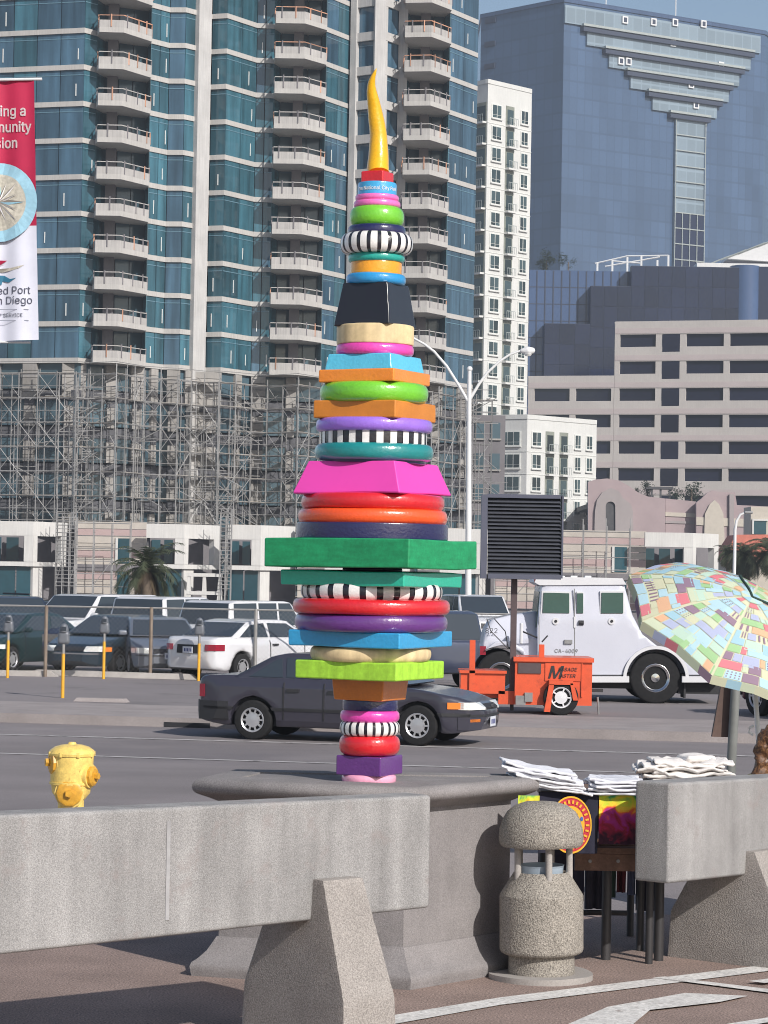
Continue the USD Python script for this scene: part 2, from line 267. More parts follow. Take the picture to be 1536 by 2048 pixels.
# ================================================================ sculpture
SD = 16.27; SC = FPX / SD
def axis_px(y): return 738 + (1566 - y) * 17 / 1221
base = P(738, 1566, SD)
sc = Thing('sculpture', 'tall stack of painted discs, slabs and striped rings topped by a curved yellow horn', 'sculpture', (base[0], SD, 1.212))
def paint(n, c, coat=.9, rough=.3, var=.06): return mat('paint_' + n, c, rough, var=var, vs=7, fine=.05, fs=60, coat=coat, cr=.13, bump=.3, bs=48, dn=.007)
for n_, c_ in dict(yellow=(.78, .42, .005), red=(.60, .012, .02), sky=(.05, .36, .66), pink=(.78, .16, .46), rose=(.60, .04, .22), leaf=(.16, .52, .03), navy=(.014, .014, .075), white=(.76, .74, .72), black=(.012, .011, .018),
                   teal=(.012, .33, .27), amber=(.80, .33, .012), blue=(.02, .27, .58), cream=(.72, .52, .26), cyan=(.10, .50, .70), orange=(.80, .24, .02), tan=(.58, .20, .022), lavender=(.30, .15, .66), seagreen=(.01, .22, .22),
                   magenta=(.74, .06, .40), vermilion=(.80, .09, .015), green=(.012, .27, .105), purple=(.115, .03, .19), lime=(.36, .66, .05), azure=(.03, .33, .62), mint=(.015, .42, .28), rust=(.62, .18, .02), blush=(.82, .36, .50)).items():
    paint(n_, c_)
mat('paint_matt_black', (.016, .016, .021), .22, var=.1, coat=.5)
mat('paint_matt_lime', (.36, .66, .05), .6, var=.12, vs=14, coat=.0, fine=.08, fs=40, streak=.16, ss=(30, 30, 3)); mat('paint_matt_green', (.012, .27, .105), .6, var=.14, vs=10, coat=.0, fine=.1, fs=50, streak=.16, ss=(6, 6, 40))
mat('paint_matt_magenta', (.74, .06, .40), .5, var=.05, coat=.1); mat('paint_matt_cream', (.74, .57, .32), .6, var=.12, vs=20, coat=.1, streak=.35); mat('paint_matt_tan', (.58, .20, .022), .5, var=.12, vs=8, coat=.35)
def zz_(y): return P(axis_px(y), y, SD)[2] - 1.212
def cx_(y): return P(axis_px(y), y, SD)[0] - base[0]
SROT = math.radians(-26.5)
def ringprof(R, z0, z1, full=.36):
    h = (z1 - z0) / 2; zc = (z0 + z1) / 2; e = min(h, R * .9)
    t = np.linspace(-PI / 2, PI / 2, 15); c = np.sign(np.cos(t)) * np.abs(np.cos(t)) ** (2 * full); s = np.sign(np.sin(t)) * np.abs(np.sin(t)) ** (.85)
    return [(0, z0)] + [(R - e + e * a, zc + h * b) for a, b in zip(c, s)] + [(0, z1)]
def cylprof(R, z0, z1, b=.012):
    return [(0, z0), (R - b, z0), (R - b * .3, z0 + b * .3), (R, z0 + b), (R, z1 - b), (R - b * .3, z1 - b * .3), (R - b, z1), (0, z1)]
SEED = [0]
def tier(kind, y0, y1, w, col, name=None, w2=None, lab=None, dx=0, n=0, rotd=None, wob=.006, gap=0):
    """y0 top, y1 bottom (px); w: radius for discs, projected width for slabs (w at the bottom, w2 at the top)"""
    z1, z0 = zz_(y0) - .001, zz_(y1) + .001; c = (cx_((y0 + y1) / 2) + dx / SC, 0, 0); SEED[0] += 1
    if kind in ('ring', 'disc'):
        R = w / SC; m = revolve(ringprof(R, z0, z1) if kind == 'ring' else cylprof(R, z0, z1), 72)
        m = wobble(m, wob, 3.2, SEED[0]) if wob else m
        p = sc.add(name or ('ring' if kind == 'ring' else 'disc'), (m[0] + np.array(c), m[1]), 'paint_' + col, 40, lab)
        if n:
            for k in range(n):
                a = 2 * PI * (k + .2) / n; pr = ringprof(R + .0025, z0, z1) if kind == 'ring' else cylprof(R + .0025, z0 + .002, z1 - .002, .004)
                s = revolve(pr[1:-1], 5, a, a + 2 * PI / n * (.63 if kind == 'ring' else .5)); s = wobble(s, wob, 3.2, SEED[0]) if wob else s
                sc.add('white_stripe', (s[0] + np.array(c), s[1]), 'paint_white', 40, under=p)
    else:
        k = math.cos(SROT) + abs(math.sin(SROT)); s0, s1 = w / SC / k, (w2 or w) / SC / k
        r = .010; S = m3.Manifold.sphere(r, 12)
        man = m3.Manifold.batch_hull([S.translate((a * (q / 2 - r), b * (q / 2 - r), z)) for q, z in ((s0, z0 + r), (s1, z1 - r)) for a in (-1, 1) for b in (-1, 1)])
        v, f = vf(man.refine_to_length(.09)); m = rot(wobble((v, f), wob, 2.6, SEED[0]), SROT if rotd is None else math.radians(rotd))
        sc.add(name or 'slab', (m[0] + np.array(c), m[1]), 'paint_' + col, 40, lab)
sc.add('core_pole', tube((0, 0, -.02), (cx_(360), 0, zz_(360)), .05, .04, 12), 'dark_metal', 40)
tier('ring', 1547, 1567, 55, 'blush', wob=.003); tier('slab', 1509, 1549, 134, 'purple', name='cube_block'); tier('ring', 1468, 1511, 61, 'red', wob=.003)
tier('ring', 1441, 1471, 59.5, 'black', 'striped_ring', n=22, wob=.002); tier('ring', 1419, 1444, 59, 'magenta', wob=.003); tier('disc', 1398, 1421, 55, 'navy', wob=.002)
tier('slab', 1354, 1400, 145, 'rust', name='tapered_block', w2=154, wob=.004, lab='brown-orange tapered block'); tier('slab', 1320, 1356, 296, 'matt_lime', lab='lime green square slab'); tier('ring', 1292, 1322, 121, 'matt_cream', name='cushion_disc', wob=.004)
tier('slab', 1261, 1293, 330, 'azure', lab='sky blue square slab'); tier('ring', 1227, 1263, 153, 'purple', wob=.004); tier('ring', 1197, 1229, 157, 'red', wob=.004)
tier('ring', 1165, 1200, 141, 'black', 'striped_ring', n=26, wob=.003); tier('slab', 1143, 1173, 364, 'mint', lab='mint green square slab', wob=.009); tier('disc', 1134, 1144, 60, 'navy', 'spacer')
tier('slab', 1079, 1136, 426, 'matt_green', lab='widest slab, dark green'); tier('disc', 1047, 1081, 152, 'navy', wob=.004); tier('ring', 1019, 1050, 149, 'vermilion', wob=.005); tier('ring', 989, 1022, 144, 'red', wob=.006)
tier('slab', 926, 991, 317, 'matt_magenta', name='tapered_block', w2=262, wob=.012, lab='magenta tapered square block'); tier('disc', 918, 930, 105, 'navy', 'spacer'); tier('ring', 889, 924, 119, 'seagreen', wob=.004)
tier('disc', 863, 892, 106, 'black', 'striped_ring', n=24, wob=.0); tier('ring', 839, 867, 118, 'lavender', wob=.006); tier('slab', 805, 842, 247, 'matt_tan', wob=.012, lab='tan orange wavy square slab')
tier('ring', 767, 808, 108, 'leaf', wob=.006); tier('slab', 743, 769, 224, 'orange', lab='bright orange square slab', wob=.005); tier('slab', 712, 746, 200, 'cyan', name='tapered_block', w2=188, wob=.004, lab='pale cyan square block')
tier('ring', 689, 714, 78, 'magenta', wob=.003); tier('disc', 652, 692, 77, 'matt_cream', wob=.003, lab='cream disc with brush strokes'); tier('slab', 569, 656, 166, 'matt_black', name='tapered_block', w2=134, wob=.004, lab='tall black tapered block')
tier('ring', 549, 572, 60, 'blue', wob=.002); tier('disc', 524, 552, 52, 'amber', wob=.002); tier('ring', 508, 527, 57, 'teal', wob=.002); tier('ring', 468, 511, 72, 'black', 'striped_ring', n=21, wob=.002)
tier('ring', 452, 476, 58, 'navy', wob=.002); tier('ring', 414, 456, 54.5, 'leaf', wob=.003); tier('ring', 403, 417, 47, 'pink', wob=.001); tier('disc', 400, 405, 43, 'rose', wob=.0); tier('ring', 391, 403, 44, 'pink', wob=.001)
tier('disc', 366, 394, 39, 'sky', 'lettered_disc', wob=.0); tier('slab', 344, 368, 67, 'red', name='cube_block', wob=.002)
tv, tf = text('Our National City Park', .022, .002)
R_t = 39 / SC; an = -PI / 2 + tv[:, 0] / R_t * .95; rr = R_t + tv[:, 2] + .0005
sc.add('lettering', (np.stack([cx_(380) + rr * np.cos(an), rr * np.sin(an), zz_(384) + tv[:, 1]], -1), tf), 'paint_white')
hp = [(756, 347, 21), (756, 330, 20.5), (757, 310, 19), (757, 288, 17.6), (756.5, 265, 16), (753, 240, 15), (749, 215, 13), (745.5, 195, 11), (743, 178, 8.6), (744, 164, 6.3), (747.5, 153, 4), (751, 145, 2.2), (753, 140, .6)]
t_ = np.array(hp, float); ti = np.linspace(0, len(hp) - 1, 60); from scipy.interpolate import CubicSpline
sp = CubicSpline(np.arange(len(hp)), t_)(ti)
pts = np.array([P(x, y, SD) - np.array([base[0], SD, 1.212]) for x, y, _ in sp]); pts[:, 1] += .05 * np.sin(np.linspace(0, 5, 60))
v, f = sweep(pts, np.maximum(sp[:, 2] * 1.07, .3) / SC, 28); sc.add('horn', (v, f), 'paint_yellow', 50)
# ================================================================ hydrant
HD = 25.0; HS = FPX / HD; hb = P(140, 1700, HD); hx = hb[0]
hy = Thing('fire_hydrant', 'yellow fire hydrant with three capped outlets behind the long barrier', 'fire hydrant', (hx, HD, -.012))
mat('hydrant_yellow', (.78, .56, .15), .45, var=.16, vs=14, coat=.3, fine=.1, fs=40, dirt=((.36, .22, .05), 18, .6, .72))
mat('hydrant_cap', (.60, .31, .03), .45, var=.2, vs=20, coat=.3)
def hz(y): return P(140, y, HD)[2] + .012
def k_(px): return px / HS
hy.add('barrel', revolve([(0, 0), (k_(46), 0), (k_(46), .05), (k_(30), .06), (k_(26), .1), (k_(26), hz(1600)), (k_(38), hz(1585)), (k_(42), hz(1560)), (k_(43), hz(1530)), (k_(44), hz(1512)), (k_(43), hz(1507)), (0, hz(1507))], 32), 'hydrant_yellow', 35)
hy.add('bonnet', revolve([(0, hz(1511)), (k_(46), hz(1511)), (k_(47), hz(1506)), (k_(44), hz(1500)), (k_(34), hz(1493)), (k_(20), hz(1489)), (k_(9), hz(1488)), (k_(7), hz(1484)), (0, hz(1484))], 32), 'hydrant_yellow', 35)
for k in range(8):
    a = PI / 8 + k * PI / 4; x, y = k_(44.5) * math.cos(a), k_(44.5) * math.sin(a); hy.add('bolt', tube((x, y, hz(1512)), (x, y, hz(1503)), k_(4), n=6), 'hydrant_yellow')
def outlet(az, el, z, r, ln, capr):
    d = np.array([math.cos(az) * math.cos(el), math.sin(az) * math.cos(el), math.sin(el)]); o = np.array([0, 0, z]); e = o + d * ln
    hy.add('outlet', tube(o, e, r, r, 20), 'hydrant_yellow', 35); c = hy.add('outlet_cap', sweep([e - d * .02, e + d * .03, e + d * .045], [capr, capr, capr * .75], 10), 'hydrant_cap', 30)
    hy.add('nut', tube(e + d * .04, e + d * .085, capr * .33, n=5), 'hydrant_cap', under=c)
outlet(math.radians(200), 0, hz(1524), k_(26), k_(36), k_(24)); outlet(math.radians(-22), 0, hz(1550), k_(24), k_(44), k_(20)); outlet(math.radians(-88), 0, hz(1583), k_(30), k_(34), k_(26))
hy.add('flange', revolve([(k_(25), hz(1568)), (k_(44), hz(1568)), (k_(44), hz(1563)), (k_(36), hz(1562))], 28), 'hydrant_yellow', 30)
ch = [np.array([k_(-24) + .01 * i, -.17, hz(1580) - .05 * math.sin(i / 7 * PI)]) for i in range(8)]
hy.add('chain', sweep(ch, .008, 6), 'hydrant_cap', 40)
# ================================================================ banner on its pole
BD = 25.0
bn = Thing('banner', 'tall crimson and white street banner with a compass rose at the left edge', 'banner', (*P(0, 420, BD)[:2], 0))
mat('banner_cloth_crimson', (.42, .012, .06), .75, var=.06, vs=5); mat('banner_cloth_white', (.62, .63, .72), .75, var=.05, vs=4); mat('print_pale_blue', (.30, .52, .64), .75, var=.1, vs=20)
mat('print_sand', (.48, .45, .38), .75, var=.25, vs=25); mat('print_white', (.80, .78, .78), .7); mat('print_grey', (.16, .17, .22), .7); mat('print_teal', (.03, .16, .26), .7); mat('print_dark_sand', (.17, .15, .13), .75)
bs_ = FPX / BD
def bp(px, py, o=0.0):
    p = P(px, py, BD); p[1] += -o + .030 * math.sin(px / 23 + py / 300) + .012 * math.sin(px / 9 + 1); return p
def cloth(x0, x1, ytop, ybot, nx, ny, o, t=.004):
    xs = np.linspace(0, 1, nx + 1); ys = np.linspace(0, 1, ny + 1); V = []
    for side in (0, t):
        for b in ys:
            for a in xs:
                px = x0(b) + (x1(b) - x0(b)) * a; py = ytop(a) + (ybot(a) - ytop(a)) * b; V.append(bp(px, py, o - side))
    n = (nx + 1) * (ny + 1); F = []
    for j in range(ny):
        for i in range(nx):
            A = j * (nx + 1) + i; B, C, D = A + 1, A + nx + 2, A + nx + 1; F += [[A, D, C], [A, C, B], [n + A, n + C, n + D], [n + A, n + B, n + C]]
    return np.array(V), np.array(F)
rx = lambda y: 68 + (y - 158) * (78 - 68) / 520
bn.addw('upper_cloth', cloth(lambda b: -74, lambda b: rx(158 + 300 * b), lambda a: 166 - 8 * a, lambda a: 452, 24, 16, 0), 'banner_cloth_crimson', True)
bn.addw('lower_cloth', cloth(lambda b: -74, lambda b: rx(452 + 226 * b), lambda a: 452, lambda a: 684 - 4 * a, 24, 12, .002), 'banner_cloth_white', True)
def printed(name, v2, f, o, m):    # v2 in pixels about the banner
    V = np.array([bp(x, y, o) for x, y in v2]); bn.addw(name, (V, f), m)
def ringpx(cx, cy, r0, r1, n=40, a0=0, a1=2 * PI):
    a = np.linspace(a0, a1, n + 1); v = [(cx + r * math.cos(t), cy + r * math.sin(t)) for t in a for r in (r0, r1)]; f = []
    for i in range(n): f += [[2 * i, 2 * i + 1, 2 * i + 3], [2 * i, 2 * i + 3, 2 * i + 2]]
    return v, np.array(f)
CX, CY = -3, 405
printed('compass_ring', *ringpx(CX, CY, 56, 79), .034, 'print_pale_blue'); printed('compass_face', *ringpx(CX, CY, 0, 57), .034, 'print_sand')
for k in range(16):
    a = k * PI / 8; ln = 54 if k % 2 == 0 else 42; w = .17 if k % 4 == 0 else .11
    pt = lambda r, t: (CX + r * math.cos(t), CY + r * math.sin(t))
    v2 = [pt(3, a), pt(ln * .38, a + w * 1.5), pt(ln, a), pt(ln * .38, a - w * 1.5)]
    printed('compass_point', [v2[0], v2[1], v2[2]], np.array([[0, 1, 2]]), .044, 'print_pale_blue' if k % 4 == 0 else 'print_white'); printed('compass_point', [v2[0], v2[2], v2[3]], np.array([[0, 1, 2]]), .044, 'print_dark_sand')
def words(s, cx, cy, h, m, o=.009, bold=True, sx=1.0):
    v, f = text(s, h, .001, bold); V = np.array([bp(cx + x * sx, cy - y, o) for x, y, z in v]); bn.addw('lettering', (V, f), m)
for s, y, cx in (('Building a', 231, -2), ('Community', 263, 0), ('Vision', 295, 1)): words(s, cx, y, 20, 'print_white', sx=.86)
words('Unified Port', 6, 588, 15, 'print_grey', bold=False, sx=.98); words('of San Diego', 5, 608, 15, 'print_grey', bold=False, sx=.98); words('PORT OF SERVICE', 4, 634, 7, 'print_grey', bold=False)
for y in (619, 641): printed('rule_line', [(-60, y), (58, y), (58, y + 1.3), (-60, y + 1.3)], np.array([[0, 1, 2], [0, 2, 3]]), .009, 'print_grey')
printed('swoosh', [(-40, 520), (14, 521), (-2, 530), (10, 527), (-12, 534), (-45, 533)], np.array([[0, 1, 2], [0, 2, 4], [0, 4, 5], [2, 3, 4]]), .009, 'banner_cloth_crimson')
printed('swoosh', [(-20, 540), (20, 536), (36, 533), (50, 530), (38, 537), (22, 541), (2, 545)], np.array([[0, 1, 6], [1, 2, 5], [1, 5, 6], [2, 3, 4], [2, 4, 5]]), .009, 'print_sand')
printed('swoosh', [(-50, 548), (8, 551), (20, 558), (33, 556), (18, 565), (4, 562), (2, 570), (-10, 564), (-45, 562)], np.array([[0, 1, 8], [1, 7, 8], [1, 5, 7], [5, 6, 7], [1, 2, 5], [2, 4, 5], [2, 3, 4]]), .009, 'print_teal')
a_, b_ = P(-90, 161, BD), P(84, 158, BD); bn.addw('top_arm', tube(a_, b_, .014, n=10), 'white_metal', 40)
a_, b_ = P(-90, 683, BD), P(60, 684, BD); bn.addw('bottom_arm', tube(a_ + [0, .03, 0], b_ + [0, .03, 0], .012, n=10), 'white_metal', 40)
bpole = P(-88, 400, BD); solo('banner_pole', tube((bpole[0], BD, -.1), (bpole[0], BD, 9), .075, .05, 16), 'white_metal', 'white pole carrying the crimson street banner', 'pole', 40)
# ================================================================ vehicles
for n_, c_ in dict(charcoal=(.046, .044, .062), white=(.62, .62, .64), dark_green=(.006, .030, .034), navy=(.012, .018, .042), teal_blue=(.014, .032, .05), silver=(.16, .175, .21), grey_blue=(.055, .065, .105), maroon=(.075, .012, .025), black=(.012, .012, .016)).items():
    mat('car_' + n_, c_, .3, metal=.0 if n_ == 'white' else .25, var=.04, coat=1.0, cr=.12, spec=.5)
mat('car_glass', (.034, .044, .056), .06, var=.0, spec=.7); mat('green_glass', (.05, .10, .085), .08, spec=.6); mat('tyre', (.018, .018, .019), .85, var=.2, vs=20, spec=.2); mat('trim_black', (.022, .022, .025), .6, var=.2)
mat('wheel_silver', (.52, .52, .54), .3, metal=.6, var=.1); mat('lamp_clear', (.75, .75, .72), .12, var=.15, vs=40, coat=1); mat('lamp_red', (.26, .012, .03), .2, coat=1); mat('lamp_amber', (.80, .22, .03), .25, coat=1)
mat('plate_white', (.62, .64, .70), .4); mat('plate_ink', (.05, .06, .2), .5); mat('chrome', (.75, .75, .76), .12, metal=1.0, var=.05)
def ext(poly, w, how):
    p = np.array(poly, float); a = sum(p[i][0] * p[(i + 1) % len(p)][1] - p[(i + 1) % len(p)][0] * p[i][1] for i in range(len(p)))
    if a < 0: p = p[::-1]
    m = m3.CrossSection([p]).extrude(w)
    if how == 'side': return m.transform([[1, 0, 0, 0], [0, 0, -1, w / 2], [0, 1, 0, 0]])     # (x, z) along y
    if how == 'front': return m.transform([[0, 0, 1, -w / 2], [1, 0, 0, 0], [0, 1, 0, 0]])    # (y, z) along x
    return m                                                                                  # (x, y) along z
def mbox(x0, x1, y0, y1, z0, z1): return m3.Manifold.cube((x1 - x0, y1 - y0, z1 - z0)).translate((x0, y0, z0))
def wheel(t, x, y, r, w, rim_r=.62, style='spoke', side=1, rim='wheel_silver'):
    prof = [(r * rim_r, -w * .5), (r * .92, -w * .5), (r * .985, -w * .42), (r, -w * .3), (r, w * .3), (r * .985, w * .42), (r * .92, w * .5), (r * rim_r, w * .5), (r * rim_r * .9, w * .3), (0, w * .3)]
    prof = [(0, -w * .3)] + prof
    turn = lambda m: (lambda v, f: (np.stack([v[:, 0], side * v[:, 2], -side * v[:, 1]], -1) + [x, y, r], f))(*vf(m))
    ty = t.add('wheel', turn(revolve(prof, 32)), 'tyre', 40)
    R = r * rim_r
    t.add('rim', turn(revolve([(R * .86, w * .42), (R * .97, w * .51), (R * 1.0, w * .50), (R * 1.0, w * .40), (R * .86, w * .40)], 28)), rim, 40, under=ty)
    if style == 'deep': t.add('rim_disc', turn(revolve([(R * .9, w * .34), (R * .6, w * .18), (R * .35, w * .2), (R * .3, w * .36), (0, w * .38)], 28)), rim, 40, under=ty)
    else:
        t.add('hub', turn(revolve([(R * .62, w * .36), (R * .6, w * .44), (R * .2, w * .47), (0, w * .48)], 20)), rim, 40, under=ty)
        n = 10 if style == 'spoke' else 5
        for k in range(n):
            a = 2 * PI * k / n; c, s = math.cos(a), math.sin(a)
            v = [(R * .55, -R * .07, w * .36), (R * .9, -R * .07, w * .36), (R * .9, R * .07, w * .36), (R * .55, R * .07, w * .36)]; v = v + [(p[0], p[1], w * .46) for p in v]
            V = np.array([(p[0] * c - p[1] * s, p[0] * s + p[1] * c, p[2]) for p in v]); t.add('spoke', turn((V, BF)), rim, under=ty)
def car(name, label, cat_, col, loc, rz, L, W, side, cabin, axles, r=.31, glass=None, front=None, lamps=(), back=None, bumper=True, belt=None, win=(), pillars=(), edge=.08, plate='front', group=None, windsh=None, rearw=None, seams=(), cab_side=None, wst='spoke', handles=(), mirrors=None, ttop=.80, cabcol=None):
    """side: body outline (x, z); cabin: glasshouse outline (x, z); win: list of side window polygons; windsh, rearw: (x0, x1, z0, z1)"""
    t = Thing(name, label, cat_, loc, rz, group)
    zs = [p[1] for p in side]; z0, z1 = min(zs), max(zs); h = W / 2; b = belt or z1 - .1
    sec = [(-h * .90, z0), (-h * .97, z0 + .12), (-h, z0 + .3), (-h * .985, b - .08), (-h * .93, b + .03), (-h * .86, z1 + .02), (h * .86, z1 + .02), (h * .93, b + .03), (h * .985, b - .08), (h, z0 + .3), (h * .97, z0 + .12), (h * .90, z0)]
    x0, x1 = min(p[0] for p in side), max(p[0] for p in side)
    plan = [(x0, -h * .62), (x0 + .10, -h * .86), (x0 + .45, -h), (x1 - .6, -h), (x1 - .18, -h * .84), (x1, -h * .45), (x1 + .03, 0), (x1, h * .45), (x1 - .18, h * .84), (x1 - .6, h), (x0 + .45, h), (x0 + .10, h * .86), (x0, h * .62), (x0 - .03, 0)]
    raw = ext(side, W + .2, 'side') ^ ext(sec, L + 2, 'front') ^ ext(plan, 4, 'plan')
    for ax in axles:
        raw = raw - m3.Manifold.cylinder(W + 1, r * 1.17, r * 1.17, 32).transform([[1, 0, 0, ax], [0, 0, -1, (W + 1) / 2], [0, 1, 0, r * 1.02]])
    bodyid = t.add('body', soften(raw, edge, 5), col, 32)
    for ax in axles:
        t.add('wheel_well', cat([box(ax - r * 1.14, ax + r * 1.14, -h * .80, h * .80, z0 + .02, r * 2.12)]), 'trim_black')
        for sd in (-1, 1): wheel(t, ax, sd * (h - .115), r, .21, side=-sd if False else sd * -1 if False else sd, style=wst)
    cx0, cx1 = min(p[0] for p in cabin), max(p[0] for p in cabin); cz1 = max(p[1] for p in cabin); cz0 = min(p[1] for p in cabin)
    def cab(g):
        c = [(-h * .93 - g, cz0), (-h * ttop - g, cz1 - .06), (-h * (ttop - .06) - g * .5, cz1 + .01 + g * .5), (h * (ttop - .06) + g * .5, cz1 + .01 + g * .5), (h * ttop + g, cz1 - .06), (h * .93 + g, cz0)]
        m = np.mean(np.array(cabin), 0); pg = np.array(Polygon(cabin).buffer(g, join_style=2).exterior.coords)[:-1] if g > 0 else cabin
        return ext(pg, W + .4, 'side') ^ ext(c, L + 2, 'front')
    t.add('cabin', soften(cab(0), edge, 4), cabcol or col, 32)
    g1 = cab(.012)
    for w in win:
        for sd in (-1, 1):
            o = (g1 ^ ext(w, W + 1, 'side')) ^ (mbox(-9, 9, -9, -h * .60, 0, 9) if sd < 0 else mbox(-9, 9, h * .60, 9, 0, 9))
            if not o.is_empty(): t.add('side_window', vf(o), glass or 'car_glass')
    for nm, q in (('windscreen', windsh), ('rear_window', rearw)):
        if q:
            fx0, fx1, fz0, fz1 = q; k = ttop
            tr = [(-h * .86, fz0), (-h * (k - .07), fz1), (h * (k - .07), fz1), (h * .86, fz0)]
            o = (cab(.014) - cab(-.001 if False else 0)) ^ ext(tr, 30, 'front') ^ mbox(fx0, fx1, -9, 9, 0, 9)
            if not o.is_empty(): t.add(nm, vf(o), glass or 'car_glass')
    mid = (x0 + x1) / 2
    big = raw.translate((-mid, 0, 0)).scale((1 + .028 / L, 1 + .028 / W, 1.012)).translate((mid, 0, 0))
    def hug(nm, q, m, lab=None):
        o = big ^ mbox(*q)
        if not o.is_empty(): return t.add(nm, vf(o), m, label=lab)
    for nm, q, m in lamps: hug(nm, q, m)
    for sx in seams:
        for sd in (-1, 1): hug('door_gap', (sx, sx + .018, *sorted((sd * h * .9, sd * (h + .1))), z0 + .14, b), 'trim_black')
    for hx_, hz_ in handles:
        for sd in (-1, 1): t.add('door_handle', box(hx_ - .10, hx_ + .10, *sorted((sd * (h * .975), sd * (h + .02))), hz_ - .022, hz_ + .022), 'trim_black')
    if mirrors:
        for sd in (-1, 1): t.add('wing_mirror', rot(rbox(.12, .20, .13, .04), 0, (mirrors[0], sd * (h + .07), mirrors[1])), col, 40)
    t.hug, t.h, t.x0, t.x1 = hug, h, x0, x1
    return t
def numplate(t, x, z, s, w=.305, h=.152, txt='', y=0):
    p = t.add('number_plate', box(*sorted((x, x + s * .012)), y - w / 2, y + w / 2, z - h / 2, z + h / 2), 'plate_white')
    for k in range(5): t.add('plate_mark', box(*sorted((x + s * .012, x + s * .015)), y - w * .38 + k * w * .16, y - w * .38 + k * w * .16 + w * .09, z - h * .25, z + h * .22), 'plate_ink', under=p)
def place(px, py, z=-.145): return G(px, py, z)
# ---- moving sedan
A0 = math.radians(-17); mid_ = G(668, 1486, -.145); q0 = np.array([mid_[0] + .22, mid_[1] + .85])
sed = car('sedan', 'dark grey four door sedan driving past behind the sculpture', 'car', 'car_charcoal', (*q0, -.145), A0, 4.68, 1.72,
    [(-2.30, .30), (-2.36, .42), (-2.36, .68), (-2.30, .94), (-2.20, 1.0), (-1.45, 1.02), (.62, .97), (1.5, .86), (2.0, .76), (2.24, .68), (2.34, .60), (2.36, .45), (2.30, .26), (1.9, .2), (-1.9, .22)],
    [(-1.72, .96), (-1.05, 1.33), (-.85, 1.375), (.12, 1.385), (.36, 1.35), (1.22, .93)], (-1.34, 1.38), r=.315, belt=.92,
    windsh=(.36, 1.3, .95, 1.33), rearw=(-1.75, -.95, 1.02, 1.32), win=[[(-1.42, 1.0), (-1.02, 1.26), (-.90, 1.30), (-.86, 1.0)], [(-.80, 1.0), (-.82, 1.31), (-.22, 1.325), (-.20, .99)], [(-.13, .99), (-.15, 1.325), (.28, 1.31), (.88, .975)]],
    lamps=[('bumper', (2.02, 2.6, -2, 2, .26, .46), 'car_charcoal'), ('bumper_strip', (2.05, 2.6, -2, 2, .465, .50), 'trim_black'), ('rub_strip', (-2.2, 2.2, -2, 2, .47, .52), 'trim_black'), ('rear_bumper', (-2.6, -1.75, -2, 2, .30, .60), 'trim_black'),
           ('headlight', (2.02, 2.6, -.78, -.36, .575, .69), 'lamp_clear'), ('headlight', (2.02, 2.6, .36, .78, .575, .69), 'lamp_clear'), ('indicator', (1.86, 2.20, -.9, -.765, .585, .685), 'lamp_amber'), ('indicator', (1.86, 2.20, .765, .9, .585, .685), 'lamp_amber'),
           ('fog_lamp', (2.2, 2.6, -.72, -.52, .385, .43), 'lamp_amber'), ('fog_lamp', (2.2, 2.6, .52, .72, .385, .43), 'lamp_amber'), ('grille', (2.15, 2.6, -.34, .34, .575, .66), 'trim_black'), ('air_intake', (2.25, 2.6, -.45, .45, .32, .40), 'trim_black'),
           ('tail_light', (-2.6, -2.18, -.9, -.40, .66, .86), 'lamp_red'), ('tail_light', (-2.6, -2.18, .40, .9, .66, .86), 'lamp_red')],
    seams=(-.83, -.16, .92), handles=((-.66, .80), (.02, .79)), mirrors=(.78, 1.0), wst='spoke')
numplate(sed, 2.375, .38, 1, y=-.02)
sed.add('badge', box(2.36, 2.375, -.06, .06, .60, .645), 'chrome')
sed.add('sun_glint_sticker', box(-1.0, -.95, -.70, -.66, 1.30, 1.33), 'lamp_red') if False else None
